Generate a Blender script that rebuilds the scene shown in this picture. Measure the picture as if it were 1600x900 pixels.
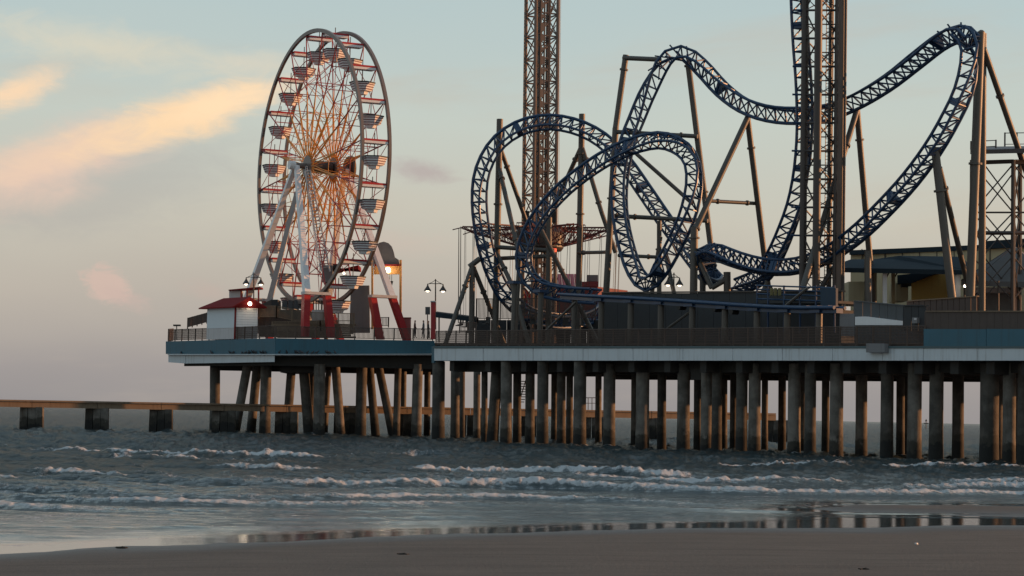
import bpy, math, random
import numpy as np
from mathutils import Vector, Matrix
random.seed(7)
C = bpy.context.scene.collection
R = math.radians
for o in list(bpy.data.objects): bpy.data.objects.remove(o)
sc = bpy.context.scene
# ------------------------------------------------------------------ camera
F = 3422.0          # focal length in photograph pixels (1600 wide)
H = 2.6             # eye height over the water
cam_d = bpy.data.cameras.new('camera'); cam = bpy.data.objects.new('camera', cam_d); C.objects.link(cam)
cam_d.sensor_width = 36; cam_d.lens = F*36/1600; cam_d.clip_end = 90000; cam_d.clip_start = .5
PITCH = math.atan(197/F); ROLL = R(1.2)
CM = Matrix.Rotation(math.pi/2+PITCH, 3, 'X') @ Matrix.Rotation(ROLL, 3, 'Z')
cam.matrix_world = Matrix.Translation((0, 0, H)) @ CM.to_4x4()
sc.camera = cam
# ------------------------------------------------------------------ sun and sky
SUN_AZ = R(80); SUN_EL = R(6.5)      # azimuth clockwise from +Y (out to sea), to the right
sun_d = bpy.data.lights.new('sun', 'SUN'); sun = bpy.data.objects.new('sun', sun_d); C.objects.link(sun)
sun_d.energy = 5.0; sun_d.angle = R(.6); sun_d.color = (1, .47, .2)
sdir = Vector((math.sin(SUN_AZ)*math.cos(SUN_EL), math.cos(SUN_AZ)*math.cos(SUN_EL), math.sin(SUN_EL)))
sun.rotation_euler = sdir.to_track_quat('Z', 'Y').to_euler(); sun.location = (60, 40, 60)
sc.view_settings.view_transform = 'Standard'; sc.view_settings.look = 'None'
sc.view_settings.exposure = 0; sc.view_settings.gamma = 1
world = bpy.data.worlds.new('World'); sc.world = world; world.use_nodes = True

class NT:
    def __init__(s, nt): s.t = nt; nt.nodes.clear()
    def n(s, typ, **kw):
        nd = s.t.nodes.new(typ)
        for k, v in kw.items(): setattr(nd, k, v)
        return nd
    def l(s, a, b): s.t.links.new(a, b)
    def put(s, sock, v):
        if hasattr(v, 'is_linked') or hasattr(v, 'links'): s.l(v, sock)
        else: sock.default_value = v
    def m(s, op, a, b=0.0, c=None, clamp=False):
        nd = s.n('ShaderNodeMath', operation=op, use_clamp=clamp)
        s.put(nd.inputs[0], a); s.put(nd.inputs[1], b)
        if c is not None: s.put(nd.inputs[2], c)
        return nd.outputs[0]
    def noise(s, vec, scale, detail=4, rough=.55, dist=0.0):
        nd = s.n('ShaderNodeTexNoise'); s.put(nd.inputs['Scale'], scale); nd.inputs['Detail'].default_value = detail
        nd.inputs['Roughness'].default_value = rough; nd.inputs['Distortion'].default_value = dist
        if vec is not None: s.l(vec, nd.inputs['Vector'])
        return nd.outputs['Fac']
    def sstep(s, x, a, b):
        nd = s.n('ShaderNodeMapRange', interpolation_type='SMOOTHSTEP')
        s.put(nd.inputs['Value'], x); nd.inputs['From Min'].default_value = a; nd.inputs['From Max'].default_value = b
        return nd.outputs['Result']
    def mix(s, f, a, b, mode='MIX'):
        nd = s.n('ShaderNodeMix', data_type='RGBA', blend_type=mode)
        s.put(nd.inputs[0], f); s.put(nd.inputs[6], a); s.put(nd.inputs[7], b)
        return nd.outputs[2]
    def ramp(s, x, stops, interp='LINEAR'):
        nd = s.n('ShaderNodeValToRGB'); nd.color_ramp.interpolation = interp
        e = nd.color_ramp.elements
        while len(e) < len(stops): e.new(.5)
        for q, (p, c) in zip(e, stops): q.position = p; q.color = (*c, 1)
        s.put(nd.inputs[0], x); return nd.outputs[0]
    def xyz(s, x, y, z):
        nd = s.n('ShaderNodeCombineXYZ'); s.put(nd.inputs[0], x); s.put(nd.inputs[1], y); s.put(nd.inputs[2], z); return nd.outputs[0]

def build_world():
    w = NT(world.node_tree)
    tc = w.n('ShaderNodeTexCoord'); sp = w.n('ShaderNodeSeparateXYZ'); w.l(tc.outputs['Generated'], sp.inputs[0])
    x, y, z = sp.outputs
    D2 = 180/math.pi
    az = w.m('MULTIPLY', w.m('ARCTAN2', x, y), D2)           # degrees right of +Y
    el = w.m('MULTIPLY', w.m('ARCSINE', z), D2)              # degrees over the horizon
    sky = w.n('ShaderNodeTexSky', sky_type='NISHITA'); sky.sun_disc = False
    sky.sun_elevation = SUN_EL; sky.sun_rotation = SUN_AZ; sky.dust_density = 2.0
    # thin evening veil: colour by elevation
    wob = w.noise(w.xyz(w.m('MULTIPLY', az, .06), w.m('MULTIPLY', el, .2), 0), 1.0, 3)
    e2 = w.m('DIVIDE', w.m('ADD', el, w.m('MULTIPLY', w.m('SUBTRACT', wob, .5), 2.6)), 40.0)
    veil = w.ramp(e2, [(0, (.315, .295, .295)), (.03, (.36, .33, .322)), (.08, (.50, .45, .395)), (.13, (.575, .545, .465)),
                       (.19, (.555, .60, .545)), (.26, (.475, .575, .575)), (.5, (.37, .485, .55)), (1, (.28, .40, .50))])
    # soft broken streaks everywhere
    cv = w.xyz(w.m('MULTIPLY', az, .11), w.m('ADD', w.m('MULTIPLY', el, .55), w.m('MULTIPLY', az, -.05)), 3.3)
    cn = w.noise(cv, 1.0, 6, .55, .3)
    streak = w.m('MULTIPLY', w.sstep(cn, .52, .78), .4)
    veil = w.mix(streak, veil, (.56, .47, .38, 1))
    def blob(cx, cy, rx, ry, tilt, soft, nscale, namp, seed):
        c, s_ = math.cos(R(tilt)), math.sin(R(tilt))
        dx = w.m('SUBTRACT', az, cx); dy = w.m('SUBTRACT', el, cy)
        u = w.m('DIVIDE', w.m('ADD', w.m('MULTIPLY', dx, c), w.m('MULTIPLY', dy, s_)), rx)
        v = w.m('DIVIDE', w.m('SUBTRACT', w.m('MULTIPLY', dy, c), w.m('MULTIPLY', dx, s_)), ry)
        d = w.m('SQRT', w.m('ADD', w.m('MULTIPLY', u, u), w.m('MULTIPLY', v, v)))
        nz = w.noise(w.xyz(w.m('MULTIPLY', az, 1.0), w.m('MULTIPLY', el, 2.2), seed), nscale, 8, .64, .6)
        d = w.m('ADD', d, w.m('MULTIPLY', w.m('SUBTRACT', nz, .5), namp))
        return w.sstep(d, 1.0, 1.0-soft)
    col = veil
    # (azimuth, elevation, radii, tilt) of the clouds in view
    col = w.mix(w.m('MULTIPLY', blob(-11.0, 5.5, 5.6, 1.5, 12, .8, .5, 1.0, 1.2), .42), col, (.40, .385, .38, 1))
    for cx, cy, rx, ry, tl, so, ns, na, sd, am, cc in [
        (-12.2, 6.0, 4.2, 1.3, 22, 1.0, .5, 1.0, 7.7, .9, (.80, .58, .47, 1)),
        (-11.2, 6.7, 4.6, .8, 20, .9, .9, 1.2, 8.3, .7, (.90, .64, .46, 1)),
        (-8.7, 7.5, 3.9, .85, 20, .9, .8, 1.3, 4.1, 1.0, (1.0, .71, .44, 1)),
        (-7.6, 7.9, 2.3, .5, 17, .9, 1.3, 1.2, 14.1, .9, (1.05, .76, .48, 1)),
        (-12.9, 7.95, 1.7, .62, 26, .9, .9, 1.1, 5.2, .95, (.98, .70, .46, 1)),
        (-11.0, 9.2, 5.2, .8, -6, 1.0, .7, 1.3, 2.6, .7, (.74, .67, .52, 1)),
        (-7.0, 8.95, 1.9, .5, 4, 1.0, .9, 1.2, 12.6, .6, (.74, .66, .52, 1)),
        (-10.5, 3.1, .8, .55, -25, .55, 2.2, 1.3, 9.4, .75, (.68, .49, .42, 1)),
        (-10.0, 2.75, .9, .35, -20, .7, 2.0, 1.3, 19.4, .5, (.60, .45, .40, 1)),
        (-7.9, 3.0, .9, .35, -10, .9, 1.8, 1.3, 3.4, .4, (.55, .42, .37, 1)),
        (-2.45, 6.3, 1.3, .42, -8, .9, 1.4, .9, 6.6, .75, (.46, .38, .37, 1)),
        (-4.0, 4.4, 3.6, .5, 0, 1.0, .8, 1.1, 16.6, .45, (.62, .49, .42, 1)),
        ]:
        col = w.mix(w.m('MULTIPLY', blob(cx, cy, rx, ry, tl, so, ns, na, sd), am), col, cc)
    b1 = w.n('ShaderNodeBackground'); w.l(sky.outputs[0], b1.inputs[0]); b1.inputs[1].default_value = .1
    b2 = w.n('ShaderNodeBackground'); w.l(col, b2.inputs[0]); b2.inputs[1].default_value = 1.1
    mx = w.n('ShaderNodeMixShader'); mx.inputs[0].default_value = .88
    w.l(b1.outputs[0], mx.inputs[1]); w.l(b2.outputs[0], mx.inputs[2])
    out = w.n('ShaderNodeOutputWorld'); w.l(mx.outputs[0], out.inputs[0])
build_world()

# ------------------------------------------------------------------ helpers
def P(px, py, D):
    """point of the place seen at photograph pixel (px,py), D metres out along +Y"""
    v = CM @ Vector(((px-800)/F, -(py-450)/F, -1.0))
    v *= D/v.y
    return Vector((v.x, v.y, v.z+H))
def hor(px): return 647 + math.tan(ROLL)*(px-800)
Z = Vector((0, 0, 1))
class MB:
    def __init__(s): s.v = []; s.f = []
    def add(s, vs, fs):
        b = len(s.v); s.v += [tuple(v) for v in vs]; s.f += [tuple(b+i for i in f) for f in fs]; return s
    def hexa(s, q, off):
        """front quad q (4 points) pushed along off"""
        off = Vector(off); a = [Vector(p) for p in q]; b = [p+off for p in a]
        return s.add(a+b, [(0,1,2,3), (7,6,5,4), (0,4,5,1), (1,5,6,2), (2,6,7,3), (3,7,4,0)])
    def box(s, c, ax, ay, az):
        c, ax, ay, az = map(Vector, (c, ax, ay, az))
        return s.hexa([c-ax-ay-az, c+ax-ay-az, c+ax-ay+az, c-ax-ay+az], ay*2)
    def tube(s, pts, r, n=6, caps=True, phase=0.0):
        pts = [Vector(p) for p in pts]; k = len(pts)
        rs = r if isinstance(r, (list, tuple)) else [r]*k
        b = len(s.v); u = None
        for i, p in enumerate(pts):
            t = (pts[min(i+1, k-1)]-pts[max(i-1, 0)]).normalized()
            if u is None:
                u = t.cross(Z) if abs(t.z) < .95 else t.cross(Vector((1, 0, 0)))
            u = (u-t*u.dot(t)).normalized(); w = t.cross(u)
            for j in range(n):
                a = 2*math.pi*j/n+phase
                s.v.append(tuple(p+(u*math.cos(a)+w*math.sin(a))*rs[i]))
        for i in range(k-1):
            for j in range(n):
                j2 = (j+1) % n
                s.f.append((b+i*n+j, b+i*n+j2, b+(i+1)*n+j2, b+(i+1)*n+j))
        if caps:
            s.f.append(tuple(b+j for j in reversed(range(n)))); s.f.append(tuple(b+(k-1)*n+j for j in range(n)))
        return s
    def bar(s, a, b, r, n=5): return s.tube([a, b], r, n)
    def poly(s, pts, off):
        off = Vector(off); a = [Vector(p) for p in pts]; k = len(a)
        return s.add(a+[p+off for p in a], [tuple(range(k)), tuple(range(2*k-1, k-1, -1))]+[(i, i+k, (i+1) % k+k, (i+1) % k) for i in range(k)])
    def lathe(s, c, prof, n=12, axis=Z, ph=0.0):
        axis = Vector(axis).normalized(); u = axis.orthogonal().normalized(); w = axis.cross(u); b = len(s.v); c = Vector(c)
        for r, h in prof:
            for j in range(n):
                a = 2*math.pi*j/n+ph; s.v.append(tuple(c+axis*h+(u*math.cos(a)+w*math.sin(a))*r))
        for i in range(len(prof)-1):
            for j in range(n):
                j2 = (j+1) % n; s.f.append((b+i*n+j, b+i*n+j2, b+(i+1)*n+j2, b+(i+1)*n+j))
        s.f.append(tuple(b+j for j in reversed(range(n)))); s.f.append(tuple(b+(len(prof)-1)*n+j for j in range(n)))
        return s
    def mesh(s, name, mat, org=(0, 0, 0), smooth=False):
        me = bpy.data.meshes.new(name); o = Vector(org)
        me.from_pydata([tuple(Vector(v)-o) for v in s.v], [], s.f)
        if smooth: me.polygons.foreach_set('use_smooth', [True]*len(me.polygons))
        if mat: me.materials.append(mat)
        me.update(); return me
    def build(s, name, mat, parent=None, smooth=False, kind=None):
        org = worg(parent) if parent else Vector((0, 0, 0))
        o = bpy.data.objects.new(name, s.mesh(name, mat, org, smooth)); C.objects.link(o)
        if parent: o.parent = parent
        if kind: o['kind'] = kind
        return o
def worg(o):
    v = Vector((0, 0, 0))
    while o: v += o.location; o = o.parent
    return v
def thing(name, label, cat, loc, group=None):
    o = bpy.data.objects.new(name, None); C.objects.link(o); o.location = loc; o.empty_display_size = .3
    o['label'] = label; o['category'] = cat
    if group: o['group'] = group
    return o
def tag(o, label, cat, group=None):
    o['label'] = label; o['category'] = cat
    if group: o['group'] = group
    return o
def inst(name, me, parent, mat4):
    """one more object on shared mesh data; mat4 is a world matrix"""
    o = bpy.data.objects.new(name, me); C.objects.link(o)
    if parent:
        o.parent = parent; pm = Matrix.Identity(4); q = parent
        while q: pm = q.matrix_basis @ pm; q = q.parent
        mat4 = pm.inverted() @ mat4
    o.matrix_basis = mat4; return o
def smooth_by_angle(o):
    me = o.data
    me.polygons.foreach_set('use_smooth', [True]*len(me.polygons))
    try: me.set_sharp_from_angle(angle=R(40))
    except Exception: pass
    return o

# ------------------------------------------------------------------ materials
def mat(name, col, rough=.55, metal=0.0, var=.25, scale=1.5, bump=0.0, spec=.4, streak=0.0, emit=None):
    m = bpy.data.materials.new(name); m.use_nodes = True; t = NT(m.node_tree)
    tc = t.n('ShaderNodeNewGeometry')
    p = t.n('ShaderNodeBsdfPrincipled'); out = t.n('ShaderNodeOutputMaterial'); t.l(p.outputs[0], out.inputs[0])
    n1 = t.noise(tc.outputs['Position'], scale, 5, .6)
    f = t.m('ADD', 1-var*.5, t.m('MULTIPLY', t.m('SUBTRACT', n1, .25), var))
    c = t.mix(1.0, (*col, 1), t.xyz(f, f, f), 'MULTIPLY')
    if streak:
        mp = t.n('ShaderNodeMapping'); t.l(tc.outputs['Position'], mp.inputs[0]); mp.inputs['Scale'].default_value = (2.2, 2.2, .18)
        n2 = t.noise(mp.outputs[0], 1.6, 4, .6)
        c = t.mix(t.m('MULTIPLY', t.sstep(n2, .5, .72), streak), c, (col[0]*.35+.02, col[1]*.3+.012, col[2]*.25+.006, 1))
    t.l(c, p.inputs['Base Color'])
    t.l(t.m('ADD', rough-.08, t.m('MULTIPLY', n1, .16)), p.inputs['Roughness'])
    p.inputs['Metallic'].default_value = metal; p.inputs['Specular IOR Level'].default_value = spec
    if bump:
        b = t.n('ShaderNodeBump'); b.inputs['Strength'].default_value = bump; b.inputs['Distance'].default_value = .03
        t.l(t.noise(tc.outputs['Position'], scale*6, 4), b.inputs['Height']); t.l(b.outputs[0], p.inputs['Normal'])
    if emit: p.inputs['Emission Color'].default_value = (*emit[0], 1); p.inputs['Emission Strength'].default_value = emit[1]
    return m
def concrete_mat():
    m = bpy.data.materials.new('weathered_concrete'); m.use_nodes = True; t = NT(m.node_tree)
    g = t.n('ShaderNodeNewGeometry'); sp = t.n('ShaderNodeSeparateXYZ'); t.l(g.outputs['Position'], sp.inputs[0])
    p = t.n('ShaderNodeBsdfPrincipled'); out = t.n('ShaderNodeOutputMaterial'); t.l(p.outputs[0], out.inputs[0])
    n = t.noise(g.outputs['Position'], .9, 6, .65); n2 = t.noise(g.outputs['Position'], 4, 5, .6)
    oi = t.n('ShaderNodeObjectInfo'); rnd = oi.outputs['Random']
    c = t.ramp(t.m('ADD', n, t.m('MULTIPLY', t.m('SUBTRACT', rnd, .55), .3)), [(.28, (.045, .04, .034)), (.5, (.095, .085, .073)), (.75, (.185, .168, .148))])
    mp = t.n('ShaderNodeMapping'); t.l(g.outputs['Position'], mp.inputs[0]); mp.inputs['Scale'].default_value = (1.6, 1.6, .12)
    rs = t.noise(mp.outputs[0], 1.3, 5, .65)
    c = t.mix(t.m('MULTIPLY', t.sstep(rs, .53, .68), .6), c, (.055, .036, .024, 1))
    # barnacles and weed up to the tide line
    line = t.m('ADD', t.m('ADD', sp.outputs[2], t.m('MULTIPLY', t.m('SUBTRACT', rnd, .5), .9)), t.m('ADD', t.m('MULTIPLY', t.m('SUBTRACT', n, .5), 1.9), t.m('MULTIPLY', t.m('SUBTRACT', n2, .5), .9)))
    c = t.mix(t.sstep(line, 1.85, 1.45), c, (.034, .03, .023, 1))
    c = t.mix(t.sstep(line, 1.1, .95), c, (.009, .009, .008, 1))
    t.l(c, p.inputs['Base Color']); p.inputs['Roughness'].default_value = .85
    b = t.n('ShaderNodeBump'); b.inputs['Strength'].default_value = .5; b.inputs['Distance'].default_value = .06
    t.l(n2, b.inputs['Height']); t.l(b.outputs[0], p.inputs['Normal'])
    return m
M = {}
M['conc'] = concrete_mat()
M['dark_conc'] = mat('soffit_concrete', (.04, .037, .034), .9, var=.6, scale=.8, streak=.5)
M['white_fascia'] = mat('white_fascia_paint', (.58, .62, .645), .55, var=.3, scale=.5, streak=.32)
M['blue_fascia'] = mat('teal_blue_paint', (.032, .118, .165), .5, var=.3, scale=.5, streak=.3)
M['brown_rail'] = mat('brown_railing_paint', (.095, .062, .048), .6, var=.3)
M['fence_wood'] = mat('brown_fence_boards', (.085, .062, .053), .75, var=.4, scale=1.2, streak=.3)
M['tan_wood'] = mat('tan_timber', (.21, .15, .10), .8, var=.5, scale=1.0, streak=.4)
M['deck'] = mat('deck_boards', (.14, .12, .1), .85, var=.4)
M['blue'] = mat('blue_track_paint', (.0095, .037, .092), .4, var=.3, scale=.8, spec=.5)
M['steel'] = mat('grey_brown_column_paint', (.085, .072, .060), .5, var=.3, scale=.5, spec=.5, streak=.3)
M['dark_steel'] = mat('dark_brown_steel', (.055, .04, .034), .5, var=.4, scale=.7, spec=.5, streak=.3)
M['tower_steel'] = mat('tower_brown_steel', (.16, .11, .085), .5, var=.6, scale=1.2, spec=.5, streak=.4)
M['white'] = mat('white_paint', (.74, .73, .73), .45, var=.14, scale=.7, streak=.12)
M['grey_white'] = mat('greyish_white_paint', (.52, .50, .50), .5, var=.2, scale=.8, streak=.2)
M['red'] = mat('red_paint', (.42, .025, .03), .42, var=.2)
M['roof_red'] = mat('red_metal_roof', (.20, .018, .018), .75, var=.25, spec=.12)
M['ring'] = mat('rim_grey_brown', (.17, .135, .12), .45, var=.3, spec=.5)
M['black'] = mat('black_rubber', (.015, .014, .014), .6)
M['dgrey'] = mat('dark_grey_panel', (.035, .037, .04), .7, var=.4, streak=.3)
M['mgrey'] = mat('mid_grey_panel', (.19, .185, .19), .7, var=.25, streak=.2)
M['panel_slate'] = mat('slate_panel', (.085, .09, .095), .7, var=.25, streak=.2)
M['roof_slate'] = mat('slate_blue_roof', (.026, .038, .048), .8, var=.3, spec=.1)
M['yellow'] = mat('ochre_wall', (.62, .41, .12), .8, var=.2, streak=.15)
M['beige'] = mat('beige_wall', (.50, .42, .26), .8, var=.2, streak=.2)
M['canvas'] = mat('grey_canvas', (.15, .143, .14), .8, var=.25)
M['seat_dark'] = mat('dark_seat_plastic', (.045, .045, .045), .6)
M['bulb'] = mat('lit_bulb', (1, .9, .75), .4, emit=((1, .84, .6), 14))
M['bulb_small'] = mat('small_lit_bulb', (1, .9, .75), .4, emit=((1, .82, .62), 5))
M['orange_post'] = mat('post_painted_orange_light', (.55, .27, .08), .55, var=.2)  # orange light on the portal frame, put into the base colour
M['spoke_red'] = mat('spoke_red_paint', (.36, .045, .04), .45, var=.4)
M['amber'] = mat('spoke_painted_hub_glow', (.72, .30, .055), .45, var=.4)  # warm glow round the wheel hub, painted onto the inner members

# ------------------------------------------------------------------ beach and sea
def vnoise(x, y, seed):
    rng = np.random.RandomState(seed); T = rng.rand(256, 256)
    xi = np.floor(x).astype(int); yi = np.floor(y).astype(int); fx = x-xi; fy = y-yi
    fx = fx*fx*(3-2*fx); fy = fy*fy*(3-2*fy)
    a = T[yi % 256, xi % 256]; b = T[yi % 256, (xi+1) % 256]; c = T[(yi+1) % 256, xi % 256]; d = T[(yi+1) % 256, (xi+1) % 256]
    return (a*(1-fx)+b*fx)*(1-fy)+(c*(1-fx)+d*fx)*fy-.5
def sst(x, a, b):
    t = np.clip((x-a)/(b-a), 0, 1); return t*t*(3-2*t)
def shore(x):
    xc = np.clip(x, -22, 22)
    return 48+.9*xc-.02*xc*xc+np.where(x > 22, .1*(x-22), 0)+np.where(x < -22, 1.2*(x+22), 0)
def sandz(x, y):
    d = y-shore(x)-1.2*vnoise(x*.25, y*.06, 3)-.5*vnoise(x*.8+9, y*.1, 4)
    z = np.where(d < 0, -d*.021, -d*.0105)
    z = np.where(d > 25, -.2625-(d-25)*.03, z); z = np.maximum(z, -3.2)
    bar = np.exp(-((y-67-.12*(x-14)-1.5*vnoise(x*.2, y*0, 11))/4.7)**2)*sst(x+2.5*vnoise(x*.3, y*.3, 12), 5.0, 13.0)
    z = z+.182*bar
    bar2 = np.exp(-((y-shore(x)-6.2)/2.2)**2)*sst(x, 4, -2)*.03
    z = z+.02*vnoise(x*.12, y*.5, 51)*(y < shore(x)-1.5)
    return z+bar2+.012*vnoise(x*.7, y*.25, 5)+.006*vnoise(x*3, y*1.2, 6)
def grid_obj(name, X, Y, Zv, m, attrs=None):
    nr, nc = X.shape
    v = np.stack([X, Y, Zv], -1).reshape(-1, 3)
    i = np.arange(nr*nc).reshape(nr, nc)
    f = np.stack([i[:-1, :-1], i[:-1, 1:], i[1:, 1:], i[1:, :-1]], -1).reshape(-1, 4)
    me = bpy.data.meshes.new(name)
    me.vertices.add(len(v)); me.vertices.foreach_set('co', v.ravel())
    me.loops.add(f.size); me.loops.foreach_set('vertex_index', f.ravel().astype(np.int32))
    me.polygons.add(len(f)); me.polygons.foreach_set('loop_start', np.arange(0, f.size, 4, dtype=np.int32))
    me.update(calc_edges=True); me.polygons.foreach_set('use_smooth', [True]*len(f))
    for k, a in (attrs or {}).items():
        at = me.attributes.new(k, 'FLOAT', 'POINT'); at.data.foreach_set('value', a.astype(np.float32).ravel())
    me.materials.append(m); o = bpy.data.objects.new(name, me); C.objects.link(o); o['kind'] = 'structure'
    return o
def sand_mat():
    m = bpy.data.materials.new('beach_sand'); m.use_nodes = True; t = NT(m.node_tree)
    g = t.n('ShaderNodeNewGeometry'); sp = t.n('ShaderNodeSeparateXYZ'); t.l(g.outputs['Position'], sp.inputs[0])
    p = t.n('ShaderNodeBsdfPrincipled'); out = t.n('ShaderNodeOutputMaterial'); t.l(p.outputs[0], out.inputs[0])
    n1 = t.noise(g.outputs['Position'], .5, 6, .6); n2 = t.noise(g.outputs['Position'], 14, 4, .7)
    mp = t.n('ShaderNodeMapping'); t.l(g.outputs['Position'], mp.inputs[0]); mp.inputs['Scale'].default_value = (.25, 1.6, 1)
    n3 = t.noise(mp.outputs[0], 1.2, 5, .6)
    dry = t.mix(n1, (.07, .06, .05, 1), (.128, .112, .095, 1))
    dry = t.mix(t.m('MULTIPLY', t.sstep(n2, .5, .8), .25), dry, (.19, .17, .15, 1))
    dry = t.mix(t.m('MULTIPLY', t.sstep(n3, .48, .64), .55), dry, (.07, .06, .051, 1))
    wet = t.sstep(t.m('ADD', sp.outputs[2], t.m('MULTIPLY', t.m('SUBTRACT', n1, .5), .05)), .10, .0)
    t.l(t.mix(t.m('MULTIPLY', wet, .7), dry, (.055, .049, .043, 1)), p.inputs['Base Color'])
    t.l(t.m('SUBTRACT', .9, t.m('MULTIPLY', wet, .45)), p.inputs['Roughness'])
    p.inputs['Specular IOR Level'].default_value = .3
    b = t.n('ShaderNodeBump'); b.inputs['Strength'].default_value = .8; b.inputs['Distance'].default_value = .035
    t.l(t.m('ADD', n2, t.m('MULTIPLY', n3, 1.5)), b.inputs['Height']); t.l(b.outputs[0], p.inputs['Normal'])
    return m
def sea_mat():
    m = bpy.data.materials.new('sea_water'); m.use_nodes = True; t = NT(m.node_tree)
    g = t.n('ShaderNodeNewGeometry'); out = t.n('ShaderNodeOutputMaterial')
    af = t.n('ShaderNodeAttribute', attribute_name='foam'); ar = t.n('ShaderNodeAttribute', attribute_name='chop')
    mp = t.n('ShaderNodeMapping'); t.l(g.outputs['Position'], mp.inputs[0]); mp.inputs['Scale'].default_value = (.55, 1.6, 1)
    mp3 = t.n('ShaderNodeMapping'); t.l(g.outputs['Position'], mp3.inputs[0]); mp3.inputs['Scale'].default_value = (.3, 2.4, 1)
    h = t.m('ADD', t.noise(mp.outputs[0], 1.5, 8, .7), t.m('MULTIPLY', t.noise(mp.outputs[0], .22, 4, .6), 2.2))
    h = t.m('ADD', h, t.m('MULTIPLY', t.noise(mp3.outputs[0], .8, 5, .6), 1.2))
    b = t.n('ShaderNodeBump'); b.inputs['Distance'].default_value = .22
    t.l(t.m('MULTIPLY', ar.outputs['Fac'], .95), b.inputs['Strength']); t.l(h, b.inputs['Height'])
    df = t.n('ShaderNodeBsdfDiffuse'); df.inputs[0].default_value = (.032, .044, .045, 1); t.l(b.outputs[0], df.inputs['Normal'])
    gl = t.n('ShaderNodeBsdfGlossy'); gl.inputs[0].default_value = (1, 1, 1, 1); t.l(b.outputs[0], gl.inputs['Normal'])
    t.l(t.m('ADD', .05, t.m('MULTIPLY', ar.outputs['Fac'], .07)), gl.inputs['Roughness'])
    fr = t.n('ShaderNodeFresnel'); fr.inputs['IOR'].default_value = 1.33; t.l(b.outputs[0], fr.inputs['Normal'])
    fac = t.m('MULTIPLY', fr.outputs[0], t.m('SUBTRACT', 1.0, t.m('MULTIPLY', t.m('POWER', ar.outputs['Fac'], 3.0), .5)))
    w = t.n('ShaderNodeMixShader'); t.l(fac, w.inputs[0]); t.l(df.outputs[0], w.inputs[1]); t.l(gl.outputs[0], w.inputs[2])
    fo = t.n('ShaderNodeBsdfPrincipled'); fo.inputs['Base Color'].default_value = (.62, .62, .62, 1); fo.inputs['Roughness'].default_value = .9
    mp2 = t.n('ShaderNodeMapping'); t.l(g.outputs['Position'], mp2.inputs[0]); mp2.inputs['Scale'].default_value = (1, .6, 1)
    fn = t.noise(mp2.outputs[0], 3.4, 9, .78); fn2 = t.noise(mp2.outputs[0], .5, 4, .6)
    b2 = t.n('ShaderNodeBump'); b2.inputs['Strength'].default_value = .9; b2.inputs['Distance'].default_value = .25
    t.l(fn, b2.inputs['Height']); t.l(b2.outputs[0], fo.inputs['Normal'])
    k = t.sstep(t.m('ADD', af.outputs['Fac'], t.m('MULTIPLY', t.m('SUBTRACT', t.m('ADD', fn, t.m('MULTIPLY', fn2, .5)), .75), 2.3)), .42, .95)
    mx = t.n('ShaderNodeMixShader'); t.l(t.m('MULTIPLY', k, .9), mx.inputs[0]); t.l(w.outputs[0], mx.inputs[1]); t.l(fo.outputs[0], mx.inputs[2])
    t.l(mx.outputs[0], out.inputs[0]); return m
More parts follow.
